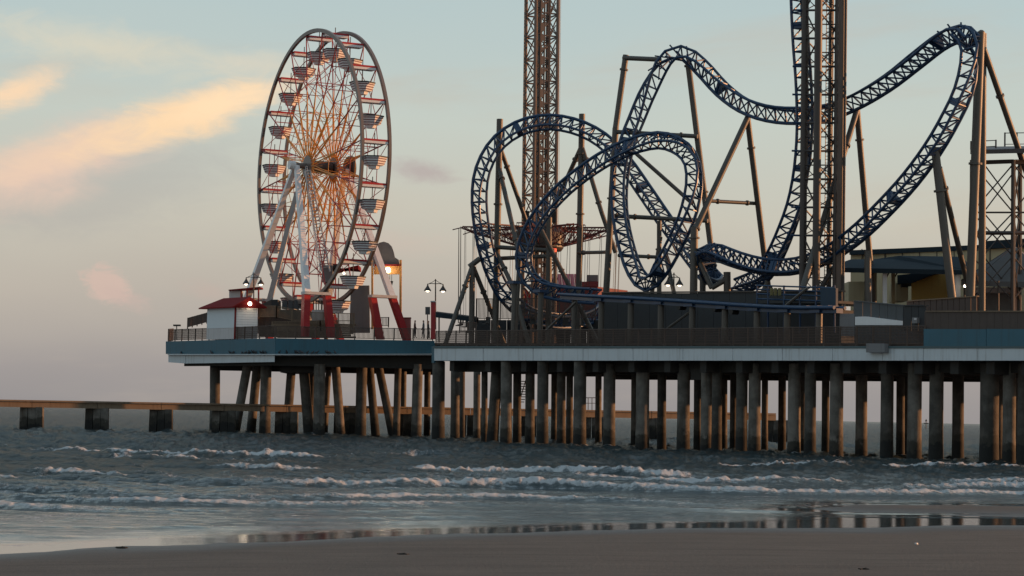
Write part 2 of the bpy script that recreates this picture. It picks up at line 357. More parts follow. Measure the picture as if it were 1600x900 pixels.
def build_shore():
    # beach: from behind the eye down under the sea
    ys = np.concatenate([np.linspace(-60, 24, 40), np.linspace(24.5, 82, 330), np.linspace(84, 420, 60)])
    us = np.linspace(-1, 1, 240)
    Y, U = np.meshgrid(ys, us, indexing='ij'); X = U*(30+np.maximum(Y, 0)*.45)
    grid_obj('beach', X, Y, sandz(X, Y), sand_mat())
    # sea: rows thin out with distance
    p = np.concatenate([np.linspace(300, 40, 760), np.geomspace(39.6, .25, 110)])
    ys = F*H/p; us = np.linspace(-1, 1, 1080)
    Y, U = np.meshgrid(ys, us, indexing='ij'); X = U*(10+Y*.31)
    d = Y-shore(X); depth = np.maximum(-sandz(X, Y), 0)
    far = sst(Y, 700, 300)
    surf = sst(d, 6, 42)*sst(depth, .03, .4)
    bend = 6*vnoise(X*.03, Y*.01, 21)+2.2*vnoise(X*.12, Y*.03, 22)
    yy = Y-.25*X+bend*2
    # rollers: spacing grows off shore; each crest broken along its length
    ph = np.sqrt(np.maximum(yy, 1))*3.1+.5*vnoise(X*.07, Y*.02, 23)+.22*vnoise(X*.22, Y*.05, 29)
    fr = ph-np.floor(ph); cid = np.floor(ph)
    seg = vnoise(X*.06+cid*17.3, cid*3.7, 24)+.6*vnoise(X*.19+cid*7.1, cid*1.9, 25)
    segA = np.clip(.5+1.5*seg, .04, 1.25)
    prof = np.where(fr < .5, np.exp(-((fr-.5)/.09)**2), np.exp(-((fr-.5)/.22)**2))      # steep to the shore, gentle behind
    zone = sst(d, 6, 30)*(.2+.8*sst(Y, 150, 105))
    lump = 1+.5*vnoise(X*.6, Y*.5, 35)+.35*vnoise(X*2.9, Y*1.7, 36)+.5*vnoise(X*7.5, Y*5, 39)
    z = zone*.25*segA*prof*far*lump
    ph2 = ph*2.3+.5*vnoise(X*.1, Y*.05, 33); f2 = ph2-np.floor(ph2)
    z = z+.055*sst(d, 1.5, 9)*np.exp(-((f2-.5)/.16)**2)*np.clip(.45+1.4*vnoise(X*.09+np.floor(ph2)*5.1, Y*0+np.floor(ph2), 34), 0, 1)*sst(Y, 130, 70)
    rg = lambda fx, fy, sd: .5-2*np.abs(vnoise(X*fx, Y*fy, sd))                      # ridged: peaked wavelets
    rg2 = lambda u_, v_, sd: .5-2*np.abs(vnoise(u_, v_, sd))
    chop = .16*rg(.16, .33, 26)+.15*rg(.42, .8, 27)+.11*rg(1.1, 1.9, 28)+.07*rg(2.6, 3.6, 37)
    z = z+chop*sst(Y, 900, 260)*surf*(.75+1.5*sst(Y, 75, 150))
    rs_ = Y*Y/(F*H)*.34                                                            # longer seas further out
    ri = np.arange(len(ys))[:, None]*np.ones_like(X)
    z = z+np.minimum(.2*rs_, .55)*(rg2(X/(rs_*5+1.5), ri*.43, 43)+.6*rg2(X/(rs_*2.2+.7), ri*.87, 44))*sst(Y, 110, 190)*sst(Y, 4000, 900)
    z = z+(.010*vnoise(X*.9, Y*2.6, 40)+.006*vnoise(X*2.2, Y*5, 41))*(1+2.2*sst(X, 9, 2))*sst(d, .5, 8)*sst(depth, .0, .06)
    # foam on the crest and shoreward face, thinning behind it
    brk = sst(segA, .52, .85)*sst(d, 10, 20)*sst(Y, 140, 112)
    foam = sst(fr, .40, .47)*sst(fr, .78, .5)*brk
    trail = sst(fr, .46, .5)*sst(fr, 1.0, .55)*brk*.55
    lace = .40*sst(d, 3, 12)*sst(Y, 120, 70)*(.5+1.3*vnoise(X*.1, Y*.16, 30))
    rip = .5*sst(f2, .42, .5)*sst(f2, .7, .52)*sst(vnoise(X*.15+np.floor(ph2)*3.3, Y*0+np.floor(ph2), 38), -.1, .25)*sst(d, 3, 9)*sst(Y, 100, 75)
    edge = .42*np.exp(-((d-2.5-1.5*vnoise(X*.2, Y*0, 31))/.8)**2)*(X < 6)
    collar = np.zeros_like(X)
    for px_, py_, pr in PILES:
        r2 = np.sqrt((X-px_)**2+((Y-py_)*.55)**2)/pr
        collar = np.maximum(collar, np.exp(-((r2-1.1)/.75)**2))
    z = z+.10*collar*(rg(2.1, 2.0, 61)+.2)
    foam = np.clip(np.maximum.reduce([foam*.92, trail, lace, rip, edge, collar*.55]), 0, 1)
    near = .34*sst(d, 1.5, 5)*sst(depth, .01, .05)+.2*sst(d, 9, 22)+.46*sst(d, 22, 60)
    calm = near*sst(d, 4, 18)*sst(depth, .03, .2)
    chopA = np.clip(near+(calm-near)*sst(X, 3, 9), .02, 1)
    grid_obj('sea', X, Y, z, sea_mat(), {'foam': foam, 'chop': chopA})

# ------------------------------------------------------------------ piers
def ED(x): return 1/(1/185+(x-680)/920*(1/131-1/185))     # how far out the front edge of the main pier is
e_dir = (P(1600, 541, ED(1600))-P(680, 541, ED(680))); e_dir.z = 0; e_dir.normalize()
nb = Vector((-e_dir.y, e_dir.x, 0))                        # across the pier, away from the beach
PILES = []
def lerp(a, b, t): return a+(b-a)*t
def pile(parent, xt, yt, xb, yb, D, wpx, name='pile', n=14):
    a, b = P(xt, yt, D), P(xb, yb, D); t = (a-b)/max(a.z-b.z, .1)
    r = wpx/2*D/F
    bot = b-t*(b.z+2.4); m = MB(); w0 = b-t*b.z; PILES.append((w0.x, w0.y, r))
    zs = [0, .25, .5, .75, 1]
    m.tube([lerp(bot, a, q) for q in zs], [r*1.12, r*1.10, r*1.0, r, r], n)
    o = m.build(name, M['conc'], parent); smooth_by_angle(o); return o
def main_pier():
    t = thing('pier', 'long amusement pier with white panelled edge on round concrete piles', 'pier', (P(1140, 541, ED(1140)).x, P(1140, 541, ED(1140)).y, 0))
    c0, c1 = P(680, 543, ED(680)), P(1660, 543, ED(1660))
    # deck slab
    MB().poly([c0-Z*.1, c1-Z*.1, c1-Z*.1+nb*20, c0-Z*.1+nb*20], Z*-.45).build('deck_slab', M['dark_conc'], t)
    # white panels along the edge
    xs = [680]+[757+78*i for i in range(9)]+[1445, 1530, 1620]
    for i in range(len(xs)-1):
        g = .8
        a, b = xs[i]+g*.4, xs[i+1]-g*.4
        q = [P(a, 563.5, ED(a)), P(b, 563.5+.0, ED(b)), P(b, 544.5, ED(b)), P(a, 544.5, ED(a))]
        MB().hexa([p-nb*.12 for p in q], nb*.11).build('edge_panel', M['white_fascia'], t)
    MB().hexa([P(681, 564, ED(681))-nb*.0, P(1655, 564, ED(1655)), P(1655, 543, ED(1655)), P(681, 543, ED(681))], nb*.3).build('edge_beam', M['panel_slate'], t)
    q = [P(679, 544.2, ED(679)), P(1655, 544.2, ED(1655)), P(1655, 540.8, ED(1655)), P(679, 540.8, ED(679))]
    MB().hexa([p-nb*.18 for p in q], nb*.5).build('edge_ledge', mat('ledge_green_grey', (.075, .115, .125), .6), t)
    q = [P(676, 567, ED(676)), P(680, 567, ED(680)), P(680, 541, ED(680)), P(676, 541, ED(676))]
    MB().hexa([p-nb*.1 for p in q], nb*1.0).build('corner_post', M['blue_fascia'], t)
    q = [P(681, 543, ED(681)), P(1446, 543, ED(1446)), P(1446, 535.5, ED(1446)), P(681, 535.5, ED(681))]
    MB().hexa([p+nb*.45 for p in q], nb*.08).build('toe_board', M['brown_rail'], t)
    # teal parapet in front of the shops
    for a, b in ((1446, 1543.5), (1544.3, 1640)):
        q = [P(a, 541, ED(a)), P(b, 541, ED(b)), P(b, 514.5, ED(b)), P(a, 514, ED(a))]
        MB().hexa([p-nb*.16 for p in q], nb*.14).build('parapet_panel', M['blue_fascia'], t)
    q = [P(1362, 551, ED(1362)), P(1391, 551, ED(1391)), P(1391, 537, ED(1391)), P(1362, 537, ED(1362))]
    MB().hexa([p-nb*.5 for p in q], nb*.36).build('outlet_box', M['mgrey'], t)
    # longitudinal girders and pile caps under the deck
    for off, yb in ((1.75, 580), (6.5, 581), (12, 582), (18.5, 584)):
        a, b = P(684, 560, ED(684)), P(1655, 560, ED(1655)); za = P(684, yb, ED(684)).z
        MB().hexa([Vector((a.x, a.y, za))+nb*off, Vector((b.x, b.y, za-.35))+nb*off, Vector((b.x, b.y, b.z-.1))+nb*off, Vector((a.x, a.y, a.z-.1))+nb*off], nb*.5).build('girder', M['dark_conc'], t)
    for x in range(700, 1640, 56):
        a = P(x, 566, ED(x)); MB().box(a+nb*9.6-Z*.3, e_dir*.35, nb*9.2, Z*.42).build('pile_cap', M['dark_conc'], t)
    # piles: (x, width px, metres behind the edge)
    front = [(685, 20), (791, 18), (848, 18), (906, 20), (952, 19), (1004, 21), (1068, 20), (1104, 18), (1120, 16), (1159, 18), (1179, 19),
             (1241, 20), (1266, 18), (1307, 21), (1386, 20), (1429, 22), (1463, 22), (1546, 29), (1577, 20), (1600, 20)]
    for x, w in front:
        D = ED(x)+(.9 if x < 930 else 2.6); pile(t, x+.6, 565 if x < 930 else 568, x-.6, 700, D, w)
    back = [(711, 14, 9), (745, 11, 14), (757, 10, 6), (773, 18, 5), (808, 13, 9), (828, 15, 5), (877, 14, 5), (890, 11, 9), (1034, 14, 6), (1090, 12, 9),
            (1195, 10, 14), (1222, 12, 17), (1346, 18, 8), (1407, 13, 13), (1497, 18, 8), (992, 12, 10), (1131, 11, 14), (1290, 12, 12), (935, 10, 18), (1112, 14, 6), (1146, 11, 10), (1254, 11, 15), (1418, 12, 18), (1560, 14, 7), (1592, 12, 13), (866, 10, 14), (722, 9, 16)]
    for x, w, off in back:
        D = ED(x)+off; sl = 8 if x == 773 else .6
        pile(t, x+sl*.5, 570, x-sl*.5, 695, D, w)
    for x, off in ((1100, 3), (1127, 12), (1185, 8)):
        a = P(x, 585, ED(x)+off); MB().box(a, e_dir*.9, nb*.5, Z*.4).build('bracket', M['dark_conc'], t)
    return t
main_pier()
WD = {262: 215.0, 430: 200.0, 678: 201.0}
def wheel_platform():
    base = P(470, 540, 205)
    t = thing('pier_platform', 'teal edged corner platform under the Ferris wheel on leaning concrete piles', 'platform', (base.x, base.y, 0))
    A, B, Cc = (259, 215.0), (430, 200.0), (679, 202.0)
    def quad(p, q, y0a, y0b, y1a, y1b):
        return [P(p[0], y1a, p[1]), P(q[0], y1b, q[1]), P(q[0], y0b, q[1]), P(p[0], y0a, p[1])]
    back = Vector((0, 1, 0))
    MB().hexa(quad(A, B, 533.5, 528.5, 553, 553), back*.3).build('edge_band', M['blue_fascia'], t)
    MB().hexa(quad((430.3, 200.0), Cc, 528.5, 532.5, 553, 552.3), back*.3).build('edge_band', M['blue_fascia'], t)
    MB().hexa(quad((263, 215.0), (290, 212.4), 553.5, 553.5, 566, 568), back*.28).build('skirt_panel', M['white_fascia'], t)
    MB().hexa(quad((290.5, 212.4), (429, 200.2), 553.5, 553.5, 568, 565.5), back*.28).build('skirt_panel', M['white_fascia'], t)
    MB().hexa(quad((430, 200.2), Cc, 553.2, 552.6, 556, 555.4), back*.26).build('edge_strip', M['white_fascia'], t)
    a, b, c = P(262, 536, 215.3), P(430, 533, 200.4), P(690, 536, 202.4)
    d, e = Vector((c.x+14, 226, c.z)), Vector((a.x+3, 236, a.z))
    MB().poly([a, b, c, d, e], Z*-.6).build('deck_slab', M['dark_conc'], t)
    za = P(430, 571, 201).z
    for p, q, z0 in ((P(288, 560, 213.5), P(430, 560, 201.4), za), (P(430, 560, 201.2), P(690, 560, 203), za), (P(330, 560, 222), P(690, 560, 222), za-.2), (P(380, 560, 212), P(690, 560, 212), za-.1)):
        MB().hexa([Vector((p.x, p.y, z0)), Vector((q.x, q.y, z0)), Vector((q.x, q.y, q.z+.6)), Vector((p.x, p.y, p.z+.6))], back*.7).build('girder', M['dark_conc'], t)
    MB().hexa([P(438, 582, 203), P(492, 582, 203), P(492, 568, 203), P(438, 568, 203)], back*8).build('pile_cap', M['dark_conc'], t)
    for xt, xb, w, D in [(336, 335.5, 16, 212), (387, 366, 14, 208), (402, 391.5, 14, 211), (416, 413.5, 17, 206), (456, 447.5, 14, 207), (474, 483, 16, 205), (499.5, 498, 18, 201.8),
                         (489, 484, 11, 214), (514, 507, 9, 216), (524, 533, 14, 206), (565.5, 563, 17, 205), (577, 587, 13, 210), (591, 614, 13, 207), (622, 619, 11, 206), (631, 630, 9, 216), (653, 650, 16, 203), (668, 667, 10, 218)]:
        pile(t, xt, 569, xb, 682, D, w)
    return t
wheel_platform()
def old_jetty():
    a, b = P(-40, 630, 193), P(1214, 647, 232)
    t = thing('jetty', 'low weathered concrete jetty running behind the pier just above the sea', 'jetty', (P(560, 640, 210).x, 210, 0))
    def Dj(x): return 1/(1/193+(x+40)/1254*(1/232-1/193))
    xs = [-60, 50, 152, 252, 350, 448, 540, 636, 735, 832, 930, 1018, 1110, 1213]
    yt = lambda x: 624.2+x*.0177
    for i in range(len(xs)-1):
        p, q = xs[i]+.4, xs[i+1]-.4
        hb = 11.5
        MB().hexa([P(p, yt(p)+hb, Dj(p)), P(q, yt(q)+hb, Dj(q)), P(q, yt(q)+2.6, Dj(q)), P(p, yt(p)+2.6, Dj(p))], (0, 1.6, 0)).build('beam', M['tan_wood'], t)
        MB().hexa([P(p, yt(p)+2.5, Dj(p)-.2), P(q, yt(q)+2.5, Dj(q)-.2), P(q, yt(q), Dj(q)-.2), P(p, yt(p), Dj(p)-.2)], (0, 2, 0)).build('coping', M['tan_wood'], t)
    for x in xs[1:]:
        for dx, w in ((-12, 12.5), (0.5, 12), (12.5, 12)):
            D = Dj(x)+.5; lean = -1.5 if dx < -5 else 0
            a_, b_ = P(x+dx*.96, yt(x)+11, D), P(x+dx+lean, 676, D); b_.z = -2.0; r = w/2*D/F*.93
            m = MB(); m.box(lerp(a_, b_, .5), Vector((r, 0, 0)), Vector((0, r, 0)), (a_-b_)*.5); m.build('pile', M['conc'], t)
    # handrail and ladder on the jetty head
    m = MB()
    for x in (905, 919, 925, 932, 938): m.bar(P(x, yt(x), Dj(x)), P(x, 621.5, Dj(x)), .04)
    m.bar(P(905, 621.5, Dj(905)), P(938, 621.5, Dj(938)), .04); m.bar(P(905, 630, Dj(905)), P(938, 630, Dj(938)), .03)
    m.build('handrail', M['dark_steel'], t)
    for k in range(9):
        x = 812+k*1.2; y = 628-k*4
        MB().box(P(x, y, 220), (.45, 0, 0), (0, .4, 0), (0, 0, .04)).build('stair_tread', M['dark_steel'], t)
    MB().bar(P(811, 630, 219.6), P(822, 592, 219.6), .05).build('stair_stringer', M['dark_steel'], t)
old_jetty()
build_shore()

# ------------------------------------------------------------------ railings
def railing(pts, h, step, label, m, name='railing', infill='balusters', group=None, rail_r=.035):
    """pts: polyline of foot points"""
    t = thing(name, label, 'railing', pts[0], group)
    bal = MB(); tops = [p+Z*h for p in pts]
    MB().tube(tops, rail_r, 6).build('top_rail', m, t)
    MB().tube([p+Z*.12 for p in pts], rail_r*.8, 5).build('bottom_rail', m, t)
    for a, b in zip(pts[:-1], pts[1:]):
        L = (b-a).length; k = max(1, round(L/step))
        for i in range(k+1):
            p = lerp(a, b, i/k); MB().box(p+Z*h*.5, (.05, 0, 0), (0, .05, 0), (0, 0, h*.5+.04)).build('post', m, t)
        if infill == 'balusters':
            nbal = int(L/.115)
            for i in range(nbal):
                p = lerp(a, b, (i+.5)/nbal); bal.box(p+Z*(h*.5+.05), (.026, 0, 0), (0, .02, 0), (0, 0, h*.5-.06))
        elif infill == 'wires':
            for q in (.3, .45, .6, .75, .88): bal.bar(a+Z*h*q, b+Z*h*q, .016, 4)
            nbal = int(L/.12)
            for i in range(nbal):
                p = lerp(a, b, (i+.5)/nbal); bal.box(p+Z*(h*.5+.05), (.02, 0, 0), (0, .014, 0), (0, 0, h*.5-.06))
    if bal.v: bal.build('balusters', m, t, kind='stuff')
    return t
def pxh(x, y0, y1, D): return (y0-y1)*D/F
railing([P(263, 533.5, 215.2), P(429, 528.5, 200.3)], pxh(0, 532, 513, 206), 1.25, 'brown railing along the platform corner below the red roofed booth', M['brown_rail'], infill='wires')
railing([P(431, 528.5, 200.3), P(676, 532.5, 202.2)], pxh(0, 530, 511.5, 201), 1.9, 'brown baluster railing along the teal edge below the Ferris wheel', M['brown_rail'])
railing([P(262.8, 533.3, 215.4), P(270, 532, 224)], pxh(0, 532, 513, 215), 1.6, 'short brown railing at the seaward end of the platform', M['brown_rail'])
railing([P(681, 540.6, ED(681)+.25), P(1445, 540.6, ED(1445)+.25)], pxh(0, 540, 514, 165), 1.55, 'long dark railing along the white pier edge in front of the coaster', M['brown_rail'], infill='wires')
# ramp railings zigzagging up to the wheel
railing([P(404, 497, 206), P(432, 497, 205.5), P(480, 507, 205), P(553, 509, 205)], pxh(0, 508, 489, 205), 1.5, 'timber ramp railing sloping down from the white booth', M['tan_wood'], infill='balusters')
railing([P(425, 519, 203.5), P(500, 517, 203.5), P(553, 517, 204)], .95, 1.5, 'lower timber ramp railing in front of the sloping ramp', M['tan_wood'])
railing([P(588, 511, 207), P(607, 511, 207)], pxh(0, 511, 496, 207), 1.0, 'short grey gate railing between the red wheel legs', M['steel'])
railing([P(293, 513, 216), P(323, 505, 213)], pxh(0, 513, 497, 215), 1.0, 'dark stair railing left of the white booth', M['brown_rail'])

# ------------------------------------------------------------------ Ferris wheel
WD_ = 210.0; WC = P(501.5, 261.5, WD_)
def ferris_wheel():
    th = R(62.6); a = Vector((math.sin(th), math.cos(th), 0)); b = Vector((math.cos(th), -math.sin(th), 0))
    deckz = 10.3
    t = thing('ferris_wheel', 'tall Ferris wheel with red spokes, warm hub glow painted on their inner lengths, and striped tub gondolas', 'ferris wheel', (WC.x, WC.y, 9.0))
    Rr = 13.05; HS = 1.36; N = 20; ph0 = R(5.6)
    def pt(side, r, ang): return WC+a*side*HS+(b*math.cos(ang)+Z*math.sin(ang))*r
    for s in (-1, 1):
        k = 96; m = MB()
        base = len(m.v)
        for i in range(k):
            an = 2*math.pi*i/k
            for dr, da in ((-.18, -.13), (.18, -.13), (.18, .13), (-.18, .13)): m.v.append(tuple(pt(s, Rr+dr, an)+a*da))
        for i in range(k):
            for j in range(4):
                m.f.append((i*4+j, i*4+(j+1) % 4, ((i+1) % k)*4+(j+1) % 4, ((i+1) % k)*4+j))
        smooth_by_angle(m.build('rim', M['ring'], t))
        MB().lathe(WC+a*s*HS-a*.12, [(1.05, 0), (1.05, .24)], 20, a).build('hub_flange', M['ring'], t)
    MB().lathe(WC-a*3.0, [(.28, 0), (.28, 6.0)], 14, a).build('axle', M['ring'], t)
    MB().lathe(WC-a*1.2, [(.5, 0), (.62, .2), (.62, 2.2), (.5, 2.4)], 12, a).build('hub_drum', M['dark_steel'], t)
    MB().lathe(WC-a*3.3, [(.42, 0), (.42, .6)], 12, a).build('bearing', M['white'], t)
    MB().lathe(WC+a*2.75, [(1.2, 0), (1.3, .1), (1.3, .35), (1.2, .45)], 24, a).build('drive_drum', M['black'], t)
    d = 2*math.pi/N
    # shared meshes at spoke 0, rotated about the axle
    def shared(fn, name, mt):
        m = MB(); fn(m); return m.mesh(name, mt, WC)
    def rot(i): return Matrix.Translation(WC) @ Matrix.Rotation(-i*d, 4, a)
    # check the sense of the rotation
    q = Matrix.Rotation(-d, 3, a) @ b
    sg = -1 if q.z > 0 else 1
    def rotm(i): return Matrix.Translation(WC) @ Matrix.Rotation(sg*i*d, 4, a)
    p0 = ph0
    for s in (-1, 1):
        me = shared(lambda m: m.tube([pt(s, Rr*.52, p0), pt(s, Rr-.1, p0)], .062, 6), 'spoke', M['spoke_red'])
        mi = shared(lambda m: m.tube([pt(s*.95, .9, p0), pt(s, Rr*.52, p0)], .066, 6), 'spoke_root', M['amber'])  # inner spoke length, coloured for the hub glow
        me2 = shared(lambda m: (m.bar(pt(s, Rr*.62, p0), pt(s, Rr*.62, p0+d), .035), m.bar(pt(s, Rr*.80, p0), pt(s, Rr*.80, p0+d), .038), m.bar(pt(s, Rr*.62, p0), pt(s, Rr*.985, p0+d), .032)), 'outer_brace', M['spoke_red'])
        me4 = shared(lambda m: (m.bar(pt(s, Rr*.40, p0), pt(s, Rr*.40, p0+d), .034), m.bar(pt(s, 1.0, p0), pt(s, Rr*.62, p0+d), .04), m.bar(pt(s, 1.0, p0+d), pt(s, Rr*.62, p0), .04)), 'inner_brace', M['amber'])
        for i in range(N):
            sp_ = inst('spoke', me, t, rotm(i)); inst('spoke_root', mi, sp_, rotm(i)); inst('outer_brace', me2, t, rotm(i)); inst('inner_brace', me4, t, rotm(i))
    me3 = shared(lambda m: (m.bar(pt(-1, Rr*.80, p0), pt(1, Rr*.80, p0), .045), m.bar(pt(-1, Rr*.62, p0), pt(1, Rr*.62, p0), .04), m.bar(pt(-1, Rr*.62, p0), pt(1, Rr*.80, p0), .028)), 'cross_tie', M['spoke_red'])
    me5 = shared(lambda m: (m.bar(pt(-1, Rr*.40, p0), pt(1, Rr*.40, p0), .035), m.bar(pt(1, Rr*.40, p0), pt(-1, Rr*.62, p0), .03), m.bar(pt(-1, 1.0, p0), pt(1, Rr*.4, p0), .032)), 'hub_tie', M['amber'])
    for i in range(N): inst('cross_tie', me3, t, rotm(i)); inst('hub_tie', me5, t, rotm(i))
    # gondolas: tub hung under a striped canopy, each on its pivot bar
    o0 = Vector((0, 0, 0))
    hexang = [R(60*k+30) for k in range(6)]
    def hexring(r, z, ea=1.16): return [(a*math.cos(q)*r*ea+b*math.sin(q)*r+Z*z) for q in hexang]
    def canring(la, z, lb): return [a*la+b*lb+Z*z, a*-la+b*lb+Z*z, a*-la-b*lb+Z*z, a*la-b*lb+Z*z]
    def loft(rings):
        m = MB(); k = len(rings[0])
        for rg in rings: m.v += [tuple(v) for v in rg]
        for i in range(len(rings)-1):
            for j in range(k): m.f.append((i*k+j, i*k+(j+1) % k, (i+1)*k+(j+1) % k, (i+1)*k+j))
        m.f.append(tuple(reversed(range(k)))); m.f.append(tuple((len(rings)-1)*k+j for j in range(k))); return m
    tub = loft([hexring(.42, -2.55), hexring(.5, -2.3), hexring(.8, -2.22), hexring(1.06, -1.48), hexring(1.06, -1.44), hexring(.97, -1.44), hexring(.75, -2.1)]).mesh('gondola', M['white'])
    M['stripe'] = mat('gondola_red_grey_stripe', (.20, .10, .11), .5)
    st = MB()
    def stripe(z0, z1, f0, f1):
        mm = loft([hexring(f0+.012, z0), hexring(f1+.012, z1)]); st.add(mm.v, mm.f[:-2])
    stripes = []
    for z0 in (-2.12, -1.9, -1.68):
        f = lambda z: .8+(z+2.22)/.74*.26
        mm = loft([hexring(f(z0)+.015, z0), hexring(f(z0+.09)+.015, z0+.09)]); stripes.append(MB().add(mm.v, mm.f[:-2]).mesh('stripe', M['stripe']))
    rimm = loft([hexring(1.09, -1.5), hexring(1.09, -1.38), hexring(1.0, -1.38), hexring(1.0, -1.5)]).mesh('tub_rim', M['dgrey'])
    can_r = MB().add(*(lambda m: (m.v, m.f))(loft([canring(1.2, .0, .42), canring(1.2, .17, .42), canring(1.1, .2, .2)]))).mesh('canopy', M['red'])
    can_w = loft([canring(1.0, -.27, .3), canring(1.17, -.22, .4), canring(1.17, -.005, .4)]).mesh('canopy_valance', M['white'])
    mast = MB(); mast.bar(Z*.75, Z*-2.2, .045, 6); mast = mast.mesh('mast', M['steel'])
    pin = MB(); pin.bar(a*-HS, a*HS, .05, 6); pin = pin.mesh('pivot_bar', M['steel'])
    for i in range(N):
        p = pt(0, Rr-.32, p0+i*d)
        g = inst('gondola', tub, t, Matrix.Translation(p))
        for nm, me in [('stripe', s_) for s_ in stripes]+[('tub_rim', rimm), ('canopy', can_r), ('canopy_valance', can_w), ('mast', mast), ('pivot_bar', pin)]:
            inst(nm, me, g, Matrix.Translation(p))
    # A-frames: box legs on red trestles
    for s in (-1, 1):
        hubp = WC+a*s*2.6
        for e in (-1, 1):
            top = hubp+b*e*.25-Z*.1
            foot = WC+a*s*(2.6+1.7)+b*e*7.8; foot.z = deckz+3.0
            ax = (foot-top).normalized(); u = ax.cross(b).normalized(); w_ = ax.cross(u)
            m = MB(); q = [(.26, .26), (-.26, .26), (-.26, -.26), (.26, -.26)]
            r1 = [top+u*x*.8+w_*y*.8 for x, y in q]; r2 = [foot+u*x*1.1+w_*y*1.1 for x, y in q]
            m.add(r1+r2, [(0, 1, 2, 3), (7, 6, 5, 4)]+[(i, i+4, (i+1) % 4+4, (i+1) % 4) for i in range(4)])
            leg = m.build('leg', M['white'], t)
            if (s, e) in ((-1, 1), (1, -1), (1, 1)):
                lad = MB(); offl = a*s*-.75+b*e*.35
                for kk in (0, .42): lad.bar(top+offl+b*kk, lerp(top, foot, .8)+offl*1.5+b*kk, .03, 4)
                for kk in range(42):
                    c_ = lerp(top+offl, lerp(top, foot, .8)+offl*1.5, kk/42); lad.bar(c_, c_+b*.42, .022, 4)
                lad.build('ladder', M['grey_white'], leg)
            MB().box(foot-a*s*.95+Z*.02, a*1.3, b*.5, Z*.13).build('trestle_plate', M['grey_white'], t)
            for off, dn_ in ((.05, 1.6 if s > 0 else .0), (-2.0, .9 if s > 0 else .55)):
                tp = foot+a*s*off-Z*.1; bt = tp+a*dn_; bt.z = 9.3
                m = MB(); q4 = ((1, 1), (-1, 1), (-1, -1), (1, -1))
                r1 = [tp+a*x*.3+b*y*.36 for x, y in q4]; r2 = [bt+a*x*.3+b*y*.36 for x, y in q4]
                m.add(r1+r2, [(0, 1, 2, 3), (7, 6, 5, 4)]+[(i, i+4, (i+1) % 4+4, (i+1) % 4) for i in range(4)])
                m.build('trestle_leg', M['red'], t)
    A_, B_ = P(464, 300, 207.5), P(414, 498, 213); ax = (B_-A_).normalized(); u = ax.cross(Vector((0, 1, 0))).normalized(); w_ = ax.cross(u)
    m = MB(); q4 = ((1, 1), (-1, 1), (-1, -1), (1, -1)); r1 = [A_+u*x*.2+w_*y*.2 for x, y in q4]; r2 = [B_+u*x*.27+w_*y*.27 for x, y in q4]
    m.add(r1+r2, [(0, 1, 2, 3), (7, 6, 5, 4)]+[(i, i+4, (i+1) % 4+4, (i+1) % 4) for i in range(4)]); m.build('leg_strut', M['grey_white'], t)
    A_, B_ = P(481, 268, 207.5), P(509, 424, 206.5); m = MB()
    for dx in (-.27, .27): m.bar(A_+Vector((dx, 0, 0)), B_+Vector((dx*1.5, 0, 0)), .09, 6)
    for k in range(30): c_ = lerp(A_, B_, k/30); m.bar(c_+Vector((-.3, 0, 0)), c_+Vector((.3, 0, .12)), .045, 4)
    m.build('lattice_strut', M['grey_white'], t)
    # drive machinery by the boarding platform
    m = P(512, 428, 208)
    MB().box(m, (.5, 0, 0), (0, .5, 0), (0, 0, .8)).build('drive_motor', M['mgrey'], t)
    MB().lathe(m+Vector((.5, 0, .6)), [(.35, 0), (.35, .5)], 10, (1, 0, 0)).build('drive_wheel', M['black'], t)
    MB().bar(m-Z*.8, Vector((m.x, m.y, 9.3)), .2, 8).build('drive_post', M['steel'], t)
    return t
ferris_wheel()

